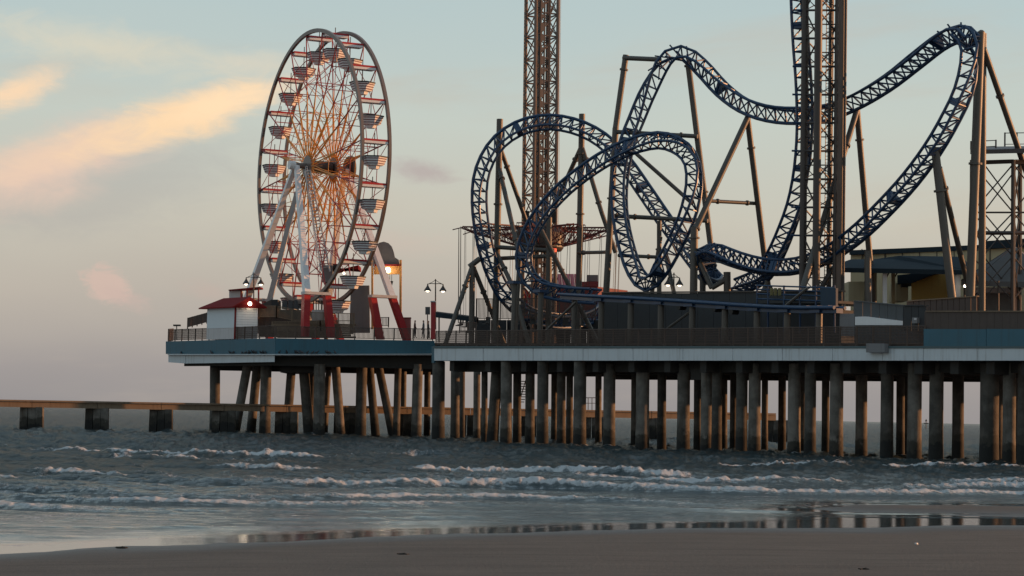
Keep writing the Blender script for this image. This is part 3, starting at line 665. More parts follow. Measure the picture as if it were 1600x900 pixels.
# ------------------------------------------------------------------ booths, lamps and small things round the wheel
def quadbox(m, x0, y0, x1, y1, D0, D1, dep, ya=None, yb=None):
    """box: front face between pixel corners (left D0, right D1), pushed back by dep"""
    ya = y0 if ya is None else ya; yb = y1 if yb is None else yb
    return m.hexa([P(x0, y1, D0), P(x1, yb, D1), P(x1, ya, D1), P(x0, y0, D0)], dep)
def ticket_booth():
    t = thing('booth', 'white boarded booth with red hipped roof and bright lamp on its gable', 'booth', P(365, 511, 208))
    A, B, E = P(323, 512, 209.5), P(367, 512, 205.5), P(402, 512, 205.75)
    h1 = P(367, 479, 205.5).z-B.z
    n1 = Vector((B.y-A.y, -(B.x-A.x), 0)).normalized()
    Fp = A+(E-B)
    zt = B.z+h1
    def pz(p, z): return Vector((p.x, p.y, z))
    bz = 9.1
    MB().poly([pz(A, bz), pz(B, bz), pz(E, bz), pz(Fp, bz)], Z*(zt-bz)).build('wall', M['grey_white'], t)
    # clapboards on the gable side
    dirv = (E-B).normalized(); nrm = Vector((dirv.y, -dirv.x, 0))
    for k in range(9):
        z0 = B.z+.1+k*.235
        MB().hexa([pz(B, z0)+nrm*.05+dirv*.12, pz(E, z0)+nrm*.05, pz(E, z0+.215)+nrm*.02, pz(B, z0+.215)+nrm*.02+dirv*.12], -nrm*.06).build('clapboard', M['white'], t)
    d2 = (B-A).normalized(); n2 = Vector((d2.y, -d2.x, 0))
    MB().hexa([pz(A, B.z)+n2*.03+d2*.1, pz(B, B.z)+n2*.03-d2*.1, pz(B, zt-.1)+n2*.03-d2*.1, pz(A, zt-.1)+n2*.03+d2*.1], -n2*.04).build('side_panel', mat('pale_blue_panel', (.60, .65, .68), .5, var=.1), t)
    MB().box(pz(B, (bz+zt)/2)+nrm*.05, (.07, 0, 0), (0, .07, 0), (0, 0, (zt-bz)/2)).build('corner_trim', M['roof_red'], t)
    # roof with overhang: ridge runs along A-B
    ov = .55; mid = (B+E)/2; mida = (A+Fp)/2
    rz = zt+.95
    e1 = pz(A, zt)-d2*ov+nrm*0-dirv*ov; e2 = pz(B, zt)+d2*ov-dirv*ov; e3 = pz(E, zt)+d2*ov+dirv*ov; e4 = pz(Fp, zt)-d2*ov+dirv*ov
    r1 = pz(mida, rz)+d2*.9; r2 = pz(mid, rz)+d2*ov
    dn = Z*-.12
    vs = [e1, e2, e3, e4, r1, r2]; vs2 = [v+dn for v in vs]
    MB().add(vs+vs2, [(0, 1, 5, 4), (2, 3, 4, 5), (3, 0, 4), (1, 2, 5), (7, 6, 10, 11), (9, 8, 11, 10), (6, 9, 10), (8, 7, 11), (0, 6, 7, 1), (1, 7, 8, 2), (2, 8, 9, 3), (3, 9, 6, 0)]).build('roof', M['roof_red'], t)
    MB().add([pz(B, zt), pz(E, zt), pz(mid, rz-.1), pz(B, zt)-d2*.2, pz(E, zt)-d2*.2, pz(mid, rz-.1)-d2*.2], [(0, 1, 2), (5, 4, 3), (0, 3, 4, 1), (1, 4, 5, 2), (2, 5, 3, 0)]).build('gable', M['white'], t)
    lp = P(390.5, 474.5, 205.2)
    l = thing('wall_lamp', 'bright lit lamp on the gable of the white booth', 'lamp', lp)
    MB().lathe(lp-Z*.17, [(.08, 0), (.17, .08), (.17, .24), (.08, .34)], 12).build('bulb', M['bulb'], l)
    MB().box(lp+Vector((0, .25, .2)), (.08, 0, 0), (0, .3, 0), (0, 0, .05)).build('bracket', M['dgrey'], l)
    pl = bpy.data.lights.new('lamp_light', 'POINT'); pl.energy = 22; pl.color = (1, .8, .58); pl.shadow_soft_size = .25
    po = bpy.data.objects.new('lamp_light', pl); C.objects.link(po); po.parent = l; po.location = (0, -.45, 0)
    # operator cabin behind
    t2 = thing('cabin', 'small open cabin with flat red roof behind the white booth', 'cabin', P(382, 470, 212))
    quadbox(MB(), 358, 454, 376, 474, 212, 212, (0, 2, 0)).build('side_panel', M['grey_white'], t2)
    for x in (377, 386, 404): MB().bar(P(x, 500, 212), P(x, 451, 212), .09, 6).build('post', M['red'], t2)
    q = [P(357, 454, 211.5), P(406, 451, 211.5), P(406, 448, 211.5), P(357, 452.5, 211.5)]
    MB().hexa(q, (0, 2.8, .05)).build('roof', M['roof_red'], t2)
    quadbox(MB(), 359, 474, 404, 520, 212.1, 212.1, (0, 2, 0)).build('base', M['grey_white'], t2)
    # low queue building and dark machinery beside it
    t3 = thing('queue_shed', 'low dark shed with seats between the booth and the wheel legs', 'shed', P(430, 500, 209))
    quadbox(MB(), 403, 478, 424, 515, 209, 209, (0, 3, 0), ya=468).build('side_wall', M['dark_steel'], t3)
    quadbox(MB(), 424, 468, 434, 515, 209, 209, (0, 3, 0), ya=468).build('post_panel', M['dgrey'], t3)
    for x in (440, 449, 458, 467):
        m = MB(); m.add([P(x, 482, 210), P(x+8, 484, 210), P(x+9, 470, 210.6), P(x+1.5, 468, 210.6)]+[v+Vector((0, .7, 0)) for v in (P(x, 482, 210), P(x+8, 484, 210), P(x+9, 470, 210.6), P(x+1.5, 468, 210.6))],
                        [(0, 1, 2, 3), (7, 6, 5, 4), (0, 4, 5, 1), (1, 5, 6, 2), (2, 6, 7, 3), (3, 7, 4, 0)]); m.build('seat', M['seat_dark'], t3)
    quadbox(MB(), 436, 484, 480, 515, 209.5, 209.5, (0, 2, 0)).build('bench_base', M['dgrey'], t3)
    quadbox(MB(), 487, 484, 518, 512, 207.5, 207.5, (0, 1.2, 0)).build('counter', M['grey_white'], t3)
    for x in range(490, 518, 4): MB().bar(P(x, 490, 208.5), P(x, 462, 208.5), .05, 5).build('grille_bar', M['dark_steel'], t3)
ticket_booth()
def street_lamp(x, ytop, ybase, D, w, label):
    t = thing('street_lamp', label, 'lamp post', P(x, ybase, D), 'twin lamps along the pier')
    k = D/F
    MB().tube([P(x, ybase, D), P(x, ytop, D)], [.075, .05], 8).build('post', M['dark_steel'], t)
    top = P(x, ytop, D)
    for s in (-1, 1):
        e = top+Vector((s*w*k, 0, -8*k))
        m = MB(); m.tube([top-Z*7.5*k, top+Vector((s*w*k*.5, 0, -7*k)), e], .035, 5)
        m.tube([top-Z*1.5*k, top+Vector((s*w*k*.45, 0, -5.2*k)), top+Vector((s*w*k*.8, 0, -7*k))], .022, 4); m.build('arm', M['dark_steel'], t)
        sh = MB().lathe(e-Z*.62, [(.34, 0), (.30, .1), (.13, .35), (.06, .5), (.05, .64)], 12).build('shade', M['dark_steel'], t)
        MB().lathe(e-Z*.72, [(.08, 0), (.15, .06), (.15, .11)], 10).build('bulb', M['bulb_small'], sh)
street_lamp(396.5, 426, 500, 209, 11.5, 'twin arm lamp post behind the small cabin near the booth')
street_lamp(680.5, 436, 515, 196, 12, 'twin arm lamp post standing by the red pillar')
street_lamp(1053, 426, 520, 182, 9, 'twin arm lamp post seen below the coaster valley')
street_lamp(1538, 445, 520, 168, 8, 'twin arm lamp post beside the grey canvas tent')
def ride_sign():
    t = thing('ride_portal', 'arched grey backboard with posts painted as orange-lit and hanging lamp behind the wheel', 'ride entrance', P(600, 512, 214))
    pts = [P(560, 512, 215), P(586, 512, 215), P(586, 420, 215), P(622, 420, 215), P(622, 408, 215)]
    arch = [P(566, 415, 215), P(624, 415, 215), P(623, 406, 215), P(617, 402, 215), P(615, 393, 215), P(612, 385, 215), P(607, 380, 215), P(600, 377.5, 215), P(593, 379, 215), P(588, 383, 215), P(584, 390, 215), P(580, 400, 215)]
    MB().poly(arch, (0, .35, 0)).build('arched_board', M['mgrey'], t)
    MB().poly([P(546, 520, 215.4), P(578, 520, 215.4), P(577, 446, 215.4), P(548, 446, 215.4)], (0, .4, 0)).build('back_wall', M['mgrey'], t)
    quadbox(MB(), 584, 428.5, 625, 414, 214.6, 214.6, (0, .3, 0)).build('beam', M['orange_post'], t)
    quadbox(MB(), 584, 415.5, 626, 413, 214.4, 214.4, (0, .6, 0)).build('beam_cap', M['roof_red'], t)
    for x0, x1 in ((624, 627.5), (580, 583)):
        quadbox(MB(), x0, 406, x1, 514, 214.5, 214.5, (0, .4, 0)).build('post', M['orange_post'], t)
    MB().poly([P(603, 439, 214.2), P(610, 455, 214.2), P(614, 439, 214.2)], (0, .5, 0)).build('hanging_bucket', M['black'], t)
    for x in (605, 609, 612): MB().bar(P(x, 439, 214.4), P(x, 428, 214.4), .03).build('hanger', M['dark_steel'], t)
    quadbox(MB(), 520, 424, 560, 418, 213, 213, (0, 4, 0), ya=414, yb=421).build('shelter_roof', M['roof_red'], t)
    for i, (x, y, D, r) in enumerate([(606, 422, 214.0, .26), (537.7, 426.8, 212, .12), (521.8, 426.8, 212, .07)]):
        l = thing('bulkhead_lamp', ['bright lit lamp on the portal beam', 'small lit lamp under the red shelter roof', 'tiny lit lamp beside the wheel drive'][i], 'lamp', P(x, y, D))
        MB().lathe(P(x, y, D)-Z*r, [(r*.5, 0), (r, r*.5), (r, r*1.5), (r*.5, r*2)], 12).build('bulb', M['bulb'] if i == 0 else M['bulb_small'], l)
        MB().box(P(x, y, D)+Vector((0, .3, 0)), (.06, 0, 0), (0, .3, 0), (0, 0, .06)).build('bracket', M['dark_steel'], l)
    pl = bpy.data.lights.new('portal_light', 'POINT'); pl.energy = 45; pl.color = (1, .72, .42); pl.shadow_soft_size = .3
    po = bpy.data.objects.new('portal_light', pl); C.objects.link(po); po.location = P(606, 423, 213.5)
    l0 = [o for o in bpy.data.objects if o.get('label') == 'bright lit lamp on the portal beam'][0]
    po.parent = l0; po.location = P(606, 423, 213.5)-l0.location
    # red pillar, notice board, bin
    r = thing('pillar', 'red square pillar with pale cap at the join of the two decks', 'pillar', P(676.5, 530, 195))
    quadbox(MB(), 673.2, 472, 680.2, 530, 195, 195, (0, .4, 0)).build('shaft', M['red'], r)
    quadbox(MB(), 672.6, 470, 680.8, 472, 194.9, 194.9, (0, .6, 0)).build('cap', M['grey_white'], r)
    n = thing('notice_board', 'small grey notice board beside the red pillar', 'sign', P(668, 510, 197))
    quadbox(MB(), 664.5, 479.5, 672, 491.5, 197, 197, (0, .1, 0)).build('board', M['panel_slate'], n)
    MB().bar(P(668, 491, 197.1), P(668, 530, 197.1), .05).build('post', M['dark_steel'], n)
    b = thing('barrier_box', 'low pink red barrier box by the right wheel leg', 'barrier', P(636, 514, 206))
    quadbox(MB(), 629, 497, 641.5, 530, 206, 206, (0, 1, 0)).build('box', mat('faded_red', (.36, .11, .10), .6), b)
    quadbox(MB(), 628.5, 495.8, 642, 497, 205.9, 205.9, (0, 1.2, 0)).build('lid', M['roof_red'], b)
    f = thing('outdoor_grill', 'dark flat topped stand on a post at the seaward railing corner', 'stand', P(276, 531, 213))
    MB().bar(P(276, 531, 213), P(276, 509, 213), .05).build('post', M['dark_steel'], f)
    quadbox(MB(), 270.5, 507, 281.5, 509.5, 213, 213, (0, .5, 0)).build('top', M['dark_steel'], f)
ride_sign()
def person(x, D, zfoot, h, cloth, trousers, label, stride=.1, arm=.1, face=1):
    base = P(x, 520, D); base.z = zfoot
    k = h/1.75
    J = {'pel': (0, 0, .95), 'spine': (0, 0, 1.2), 'chest': (0, 0, 1.38), 'neck': (0, 0, 1.5), 'head': (0.02*face, 0, 1.62), 'top': (0.01*face, 0, 1.72)}
    for s, n in ((-1, 'l'), (1, 'r')):
        J.update({'hip'+n: (0, s*.1, .9), 'knee'+n: (.04*face+s*stride*.5, s*.1, .5), 'ank'+n: (s*stride, s*.1, .07), 'toe'+n: (s*stride+.15*face, s*.11, .03),
                  'sh'+n: (0, s*.19, 1.42), 'elb'+n: (-s*arm*.5, s*.24, 1.15), 'wri'+n: (-s*arm+.06*face, s*.24, .92), 'hand'+n: (-s*arm+.08*face, s*.24, .82)})
    rad = dict(pel=.15, spine=.13, chest=.15, neck=.06, head=.1, top=.07, hip=.1, knee=.065, ank=.045, toe=.04, sh=.07, elb=.05, wri=.035, hand=.04)
    E = [('pel', 'spine'), ('spine', 'chest'), ('chest', 'neck'), ('neck', 'head'), ('head', 'top')]
    for n in 'lr': E += [('pel', 'hip'+n), ('hip'+n, 'knee'+n), ('knee'+n, 'ank'+n), ('ank'+n, 'toe'+n), ('chest', 'sh'+n), ('sh'+n, 'elb'+n), ('elb'+n, 'wri'+n), ('wri'+n, 'hand'+n)]
    names = list(J); me = bpy.data.meshes.new('person')
    me.from_pydata([tuple(Vector(J[n])*k) for n in names], [(names.index(p), names.index(q)) for p, q in E], [])
    o = bpy.data.objects.new('person', me); C.objects.link(o); o.location = base
    sk = o.modifiers.new('skin', 'SKIN'); sk.use_smooth_shade = True
    for i, n in enumerate(names):
        key = n if n in rad else n[:-1]; v = me.skin_vertices[0].data[i]; v.radius = (rad[key]*k, rad[key]*k); v.use_root = (n == 'pel')
    o.modifiers.new('sub', 'SUBSURF').levels = 1; o.modifiers['sub'].render_levels = 1
    m = bpy.data.materials.new('person_clothes'); m.use_nodes = True; t = NT(m.node_tree)
    tc = t.n('ShaderNodeTexCoord'); sp = t.n('ShaderNodeSeparateXYZ'); t.l(tc.outputs['Object'], sp.inputs[0])
    p = t.n('ShaderNodeBsdfPrincipled'); out = t.n('ShaderNodeOutputMaterial'); t.l(p.outputs[0], out.inputs[0]); p.inputs['Roughness'].default_value = .8
    t.l(t.ramp(t.m('DIVIDE', sp.outputs[2], h), [(0, (.02, .02, .02)), (.05, trousers), (.53, cloth), (.845, (.30, .18, .13)), (.955, (.03, .02, .015))], 'CONSTANT'), p.inputs['Base Color'])
    me.materials.append(m); tag(o, label, 'person', 'people on the pier'); return o
person(648, 206, 9.55, 1.72, (.10, .035, .035), (.03, .03, .04), 'person in dark red top standing alone by the platform railing')
person(661.5, 204, 9.45, 1.75, (.12, .12, .13), (.04, .04, .05), 'person in grey top standing next to the notice board', face=-1)
person(668.8, 205, 9.5, 1.7, (.04, .045, .06), (.03, .03, .03), 'person in dark clothes behind the notice board')
def pigeons():
    m = MB(); n = 8
    prof = [(-.17, .012, .02), (-.10, .035, .03), (-.02, .065, .07), (.06, .07, .09), (.11, .045, .13), (.14, .032, .17), (.165, .036, .2), (.19, .02, .2), (.215, .004, .195)]
    m.tube([(x, 0, z+.03) for x, r, z in prof], [r for x, r, z in prof], n)
    for s in (-1, 1): m.bar((.02, s*.025, .06), (.02, s*.025, 0), .008, 4)
    pm = mat('pigeon_grey', (.05, .05, .055), .7); me = m.mesh('pigeon', pm, smooth=True)
    rng = random.Random(3)
    for x in [283, 331, 360, 364.5, 378, 383.5, 388, 391, 396, 400, 408, 411, 415, 436, 448.5, 462, 466, 472, 480, 488, 494.5, 511, 515, 524]:
        D = 1/(lerp(1/215, 1/200, (x-259)/171)) if x < 430 else 200.2
        p = P(x, 553.1, D); p.y -= .13
        o = bpy.data.objects.new('pigeon', me); C.objects.link(o); o.location = p; o.rotation_euler = (0, 0, rng.uniform(0, 6.28)); s = rng.uniform(1.2, 1.5); o.scale = (s, s, s)
        tag(o, 'small dark bird perched along the foot of the teal platform edge', 'bird', 'birds perched on the platform ledge')
    q = [P(262, 554.6, 214.5), P(430, 554.6, 199.7), P(430, 553.2, 199.7), P(262, 553.2, 214.5)]
    MB().hexa(q, (0, .5, 0)).build('ledge', M['white_fascia'], bpy.data.objects['pier_platform'])
    q = [P(430.2, 554.6, 199.7), P(677, 553.8, 201.6), P(677, 552.8, 201.6), P(430.2, 553.2, 199.7)]
    MB().hexa(q, (0, .4, 0)).build('ledge', M['white_fascia'], bpy.data.objects['pier_platform'])
pigeons()

# ------------------------------------------------------------------ roller coaster
def catmull(pts, step):
    """pts: list of (Vector, phi); resampled evenly"""
    out = []
    n = len(pts)
    for i in range(n-1):
        p0 = pts[max(i-1, 0)]; p1 = pts[i]; p2 = pts[i+1]; p3 = pts[min(i+2, n-1)]
        for j in range(24):
            t = j/24
            f = lambda a, b, c, d: .5*((2*b)+(c-a)*t+(2*a-5*b+4*c-d)*t*t+(3*b-a-3*c+d)*t**3)
            out.append((f(p0[0], p1[0], p2[0], p3[0]), p1[1]+(p2[1]-p1[1])*t*t*(3-2*t)))
    out.append(pts[-1])
    res = [out[0]]; acc = 0
    L = sum((out[i+1][0]-out[i][0]).length for i in range(len(out)-1)); k = max(2, round(L/step)); st = L/k; target = st
    for i in range(len(out)-1):
        seg = (out[i+1][0]-out[i][0]).length
        while acc+seg >= target-1e-6 and len(res) < k+1:
            t = (target-acc)/max(seg, 1e-9); res.append((lerp(out[i][0], out[i+1][0], t), lerp(out[i][1], out[i+1][1], t))); target += st
        acc += seg
    return res
co_base = P(1040, 520, 172)
coaster = thing('roller_coaster', 'blue steel roller coaster with twisting lattice track, loops and brown columns', 'roller coaster', (co_base.x, co_base.y, 7.9))
GA = .58; DP = 1.12
def tie_mesh():
    m = MB(); r = .066
    L, Rr_, S = Vector((0, GA, 0)), Vector((0, -GA, 0)), Vector((0, 0, DP)); n = Vector((1, 0, 0))
    m.bar(L, Rr_, .066, 5); m.bar(L, S, r, 5); m.bar(Rr_, S, r, 5); m.bar(S, L+n, r, 5); m.bar(S, Rr_+n, r, 5)
    return m.mesh('tie', M['blue'])
TIE = tie_mesh()
def track(pts, step=.98, name='track', dp=DP, plates=()):
    ctrl = [(P(x, y, D), ph) for x, y, D, ph in pts]
    path = catmull(ctrl, step); n = len(path)
    fr = []
    for i in range(n):
        T = (path[min(i+1, n-1)][0]-path[max(i-1, 0)][0]).normalized()
        left = Vector((-T.z, 0, T.x))                   # left of travel as seen from the beach
        if left.length < 1e-3: left = Vector((0, 0, -1))
        left.normalize(); f = R(path[i][1])
        N = left*math.cos(f)+Vector((0, 1, 0))*math.sin(f)
        fr.append((path[i][0], T, N))
    # even out the frame, then make it orthogonal
    Ns = [f[2] for f in fr]
    for _ in range(3): Ns = [(Ns[max(i-1, 0)]+Ns[i]*2+Ns[min(i+1, n-1)]) for i in range(n)]; Ns = [v.normalized() if v.length > 1e-6 else Z for v in Ns]
    fr2 = []
    for (p, T, _), N in zip(fr, Ns):
        N = (N-T*N.dot(T)).normalized(); S = N.cross(T); fr2.append((p-N*dp*.5, T, S, N))
    rl = MB().tube([p+S*GA for p, T, S, N in fr2], .115, 8)
    t = rl.build('rail', M['blue'], coaster); smooth_by_angle(t)
    r2 = MB().tube([p-S*GA for p, T, S, N in fr2], .115, 8).build('rail', M['blue'], t); smooth_by_angle(r2)
    sp = MB().tube([p+N*dp for p, T, S, N in fr2], .14, 8).build('spine', M['blue'], t); smooth_by_angle(sp)
    for i in range(n-1):
        p, T, S, N = fr2[i]; q = fr2[i+1][0]; L = (q-p).length
        mt = Matrix(((T.x*L, S.x, N.x, p.x), (T.y*L, S.y, N.y, p.y), (T.z*L, S.z, N.z, p.z), (0, 0, 0, 1)))
        inst('tie', TIE, t, mt)
        if 60 <= path[i][1] <= 90 and p.z < 20:
            m2 = mt.copy(); c_ = p+T*L*.5; m2.col[3] = (c_.x, c_.y, c_.z, 1); inst('tie', TIE, t, m2)
    for i in plates:                                    # solid joint plates
        if i < n-1:
            p, T, S, N = fr2[i]
            MB().add([p+S*GA+T*.25, p-S*GA+T*.25, p+N*dp+T*.25, p+S*GA-T*.25, p-S*GA-T*.25, p+N*dp-T*.25], [(0, 1, 2), (5, 4, 3), (0, 3, 4, 1), (1, 4, 5, 2), (2, 5, 3, 0)]).build('joint_plate', M['blue'], t)
    return fr2
# hill, valley, front loop
track([(1516, 68, 153, 75), (1499, 54, 154, 40), (1470, 66, 156, 20), (1430, 97, 159, 20), (1385, 131, 162, 10), (1335, 160, 165, 10), (1290, 177, 167, 0), (1245, 182, 170, 0), (1200, 178, 172, 10),
       (1160, 164, 174, 20), (1125, 139, 176, 30), (1095, 108, 177, 40), (1072, 90, 178, 60), (1052, 88, 178.5, 80), (1030, 104, 179, 110), (1010, 141, 179.5, 140), (994, 182, 180, 160),
       (978, 225, 180, 165), (968, 275, 180, 160), (967, 325, 179, 166), (975, 375, 178, 162), (990, 422, 177, 162), (1010, 444, 175.5, 162), (1034, 420, 174, 162), (1057, 380, 173, 162), (1077, 335, 172, 162), (1088, 290, 172, 140),
       (1085, 252, 172.5, 125), (1066, 228, 173.5, 140), (1034, 217, 175, 160), (1000, 222, 176.5, 160), (960, 238, 178, 166), (915, 266, 179.5, 166), (872, 302, 181, 166), (838, 343, 182, 162), (818, 388, 182.5, 162), (820, 425, 182.5, 162),
       (842, 449, 182, 162), (880, 459, 180.5, 165), (930, 463, 177.5, 175)], plates=(4, 16, 30, 44, 60, 78, 92, 104))
# turnaround, dive, twist, big loop, helix behind the railing
track([(1500, 57, 154, 110), (1516, 70, 153, 75), (1519, 100, 152.5, 40), (1509, 142, 152.5, 20), (1489, 185, 153, 25), (1462, 232, 154, 30), (1425, 282, 156, 30), (1385, 326, 158, 30), (1340, 370, 160.5, 45), (1295, 402, 163, 65),
       (1245, 420, 165, 60), (1195, 421, 166.2, 60), (1150, 410, 167, 60), (1118, 398, 168.5, 62), (1100, 404, 171.5, 88), (1108, 430, 175, 110), (1116, 436, 178, 130), (1098, 420, 181, 162), (1072, 386, 183.5, 162), (1040, 343, 185.5, 162), (1008, 296, 187, 162), (975, 250, 188, 162), (940, 216, 189, 166),
       (900, 196, 189.5, 166), (855, 189, 190, 166), (812, 198, 190, 166), (775, 224, 190, 162), (752, 266, 190, 162), (746, 315, 190, 145), (752, 368, 190, 145), (766, 420, 190.5, 145), (788, 462, 191, 145), (822, 490, 192, 162), (870, 502, 194, 160), (915, 498, 197, 160), (938, 484, 200, 162), (925, 471, 203, 140), (880, 468, 204, 140)],
      plates=(6, 15, 28, 42, 58, 72, 84, 96))
# near vertical drop on the tower
track([(1249, -60, 163, 70), (1250, -10, 163, 70), (1253, 60, 163, 70), (1258, 130, 163, 70), (1260, 200, 163, 70), (1257, 262, 163.3, 60), (1248, 315, 164, 50), (1232, 362, 165, 50), (1212, 405, 167, 50), (1190, 434, 170, 55), (1150, 452, 174, 60)], plates=(5, 16, 24))
# station and brake run
def station_run():
    st = MB(); xs = [880, 930, 990, 1050, 1110, 1160, 1210, 1260, 1312]
    yy = [460, 463, 466, 469.5, 473.5, 477, 480, 481.5, 481]
    D = lambda x: ED(x)+2.5+ (3 if x < 900 else 0)
    for off, nm in ((-.5, 'brake_rail'), (.5, 'brake_rail')):
        o = MB().tube([P(x, y, D(x))+nb*off for x, y in zip(xs, yy)], .13, 8).build(nm, M['blue'], coaster); smooth_by_angle(o)
    m = MB()
    for i in range(len(xs)-1):
        a, b = P(xs[i], yy[i]+3.2, D(xs[i])), P(xs[i+1], yy[i+1]+3.2, D(xs[i+1]))
        m.hexa([a-nb*.3-Z*.22, b-nb*.3-Z*.22, b-nb*.3+Z*.1, a-nb*.3+Z*.1], nb*.6)
    m.build('brake_spine', M['blue'], coaster)
    for x in range(975, 1300, 17):
        y = np.interp(x, xs, yy); p = P(x, y-1.2, D(x))
        MB().box(p, e_dir*.28, nb*.5, Z*.1).build('brake_fin', M['blue'], coaster)
    for x, y in ((1065, 480), (1120, 483), (1147, 487)):
        p = P(x, y, D(x)); MB().lathe(p-nb*.3, [(.22, 0), (.22, .6)], 10, nb).build('drive_tyre', M['black'], coaster)
    for x in (804, 845, 898, 940, 986, 1033, 1082, 1133, 1183, 1230, 1280):
        y = float(np.interp(x, [800, 845, 880]+xs[1:], [440, 455, 464]+[q+5 for q in yy[1:]]))
        dd = ED(x)+2.5+(3 if x < 900 else 0); r = .24
        p = P(x, y, dd); q = Vector((p.x, p.y, 7.0)); o = MB().tube([q, p], r, 10).build('column', M['steel'], coaster); smooth_by_angle(o)
        MB().box(p, e_dir*.5, nb*.45, Z*.12).build('saddle', M['blue'], coaster)
    for x0, y0, x1, y1 in ((900, 472, 853, 517), (1080, 486, 1042, 514)):
        MB().bar(P(x0, y0, ED(x0)+2.5), P(x1, y1, ED(x1)+2.5), .1, 6).build('strut', M['steel'], coaster)
station_run()
def col(x0, y0, x1, y1, D0, D1=None, r=.25, ground=False, fl=(.35,), name='column', m='steel'):
    D1 = D0 if D1 is None else D1
    a, b = P(x0, y0, D0), P(x1, y1, D1)
    if ground: t = (b-a)/(b.z-a.z); b = a+t*(7.0-a.z)
    o = MB().tube([a, lerp(a, b, .5), b], r, 12).build(name, M[m], coaster); smooth_by_angle(o)
    for f in fl:
        c = lerp(a, b, f); ax = (b-a).normalized()
        MB().lathe(c-ax*.07, [(r*1.45, 0), (r*1.45, .14)], 12, ax).build('flange', M[m], o)
    return o
for c in [
    (978, 86, 962, 200, 181, 181, .25, False, (.2,)), (962, 200, 944, 512, 181, 182, .27, True, (.3,)), (974, 90.5, 1032, 93, 181, 179, .2, False, ()),
    (1075, 97, 1111, 388, 178.5, 178.5, .25, False, (.02, .7)), (1111, 388, 1098, 425, 178.5, 178, .25, False, ()), (1098, 425, 1098, 515, 178, 178, .25, True, ()),
    (1170, 180, 1085, 362, 174, 171, .24, False, (.97,)), (1085, 355, 1083, 515, 171, 171, .3, True, (.08,)), (1168, 184, 1198, 430, 174, 177, .24, True, (.12, .68)),
    (1100, 313.5, 1184, 318, 172.5, 176, .15, False, (.25, .8)),
    (781, 186, 774, 515, 191.5, 191.5, .28, True, (.35,)), (782, 232, 822, 345, 191.5, 194, .2, False, (.25,)), (780, 262, 800, 350, 191.5, 188, .2, False, (.2,)), (800, 350, 812, 400, 188, 187, .2, False, (.5,)),
    (909.5, 178, 903, 512, 191, 191, .27, True, (.16, .4)), (907, 232, 868, 318, 191, 194, .2, False, (.2,)), (909, 228, 940, 332, 191, 190, .2, False, (.2, .85)), (940, 332, 962, 395, 190, 190, .2, False, ()),
    (962, 206, 1090, 213, 181, 178, .18, False, (.15, .8)), (955, 337, 1106, 345, 182, 178, .18, False, (.06, .25)),
    (775, 386, 866, 392, 191, 190, .19, False, (.95,)), (776, 404, 860, 400, 192, 190, .18, False, ()), (903, 395, 946, 394, 191, 184, .15, False, (.2,)), (966, 399, 1034, 402, 182, 180, .15, False, (.7,)),
    (985, 232, 1082, 318, 183, 179, .17, False, ()), (846, 360, 900, 468, 188, 188, .2, True, (.3,)), (776, 395, 800, 445, 191, 189, .2, False, (.5,)), (800, 445, 820, 515, 189, 188, .2, True, ()),
    (858, 340, 857, 515, 190, 190, .26, True, (.5,)), (1032, 370, 1010, 515, 184, 185, .18, True, (.1,)), (1030, 345, 1030, 515, 184, 184, .2, True, ()), (1038, 390, 1056, 470, 184, 182, .18, True, ()),
    (1532, 50, 1514, 512, 154, 155, .33, True, (.4,)), (1536, 52, 1534, 512, 156, 158, .26, True, ()), (1537, 76, 1606, 275, 155.5, 160, .22, True, (.14,)), (1534, 52, 1520, 66, 155, 154, .28, False, ()),
    (1339, 172, 1300, 300, 166, 163, .23, True, (.15,)), (1339, 170, 1358, 392, 166, 168, .24, True, (.12,)),
    (1461, 232, 1487, 460, 154.3, 154.3, .30, True, (.2,)), (1468, 262, 1506, 420, 154.6, 160, .2, True, (.1,)), (1470, 234, 1452, 234, 154.2, 154.2, .2, False, ()),
    (738, 412, 737, 515, 190.5, 190.5, .25, True, ()), (737, 418, 702, 520, 190.5, 189, .2, True, (.2,)), (740, 418, 765, 480, 190.5, 192, .2, True, (.25,)), (733, 417, 750, 404, 190.5, 190.5, .24, False, ()),
    (812, 405, 805, 512, 183.5, 183.5, .2, True, ()), (1136, 425, 1137, 515, 170, 170, .28, True, ()), (1085, 390, 1112, 450, 171, 170, .2, False, ()), (1112, 450, 1138, 435, 170, 170, .2, False, ()),
    (1356, 392, 1356, 470, 160, 160, .25, True, ()), (1300, 420, 1262, 490, 163, 162, .2, True, ()), (1200, 440, 1172, 500, 167, 167, .2, True, ()),
    ]: col(*c)
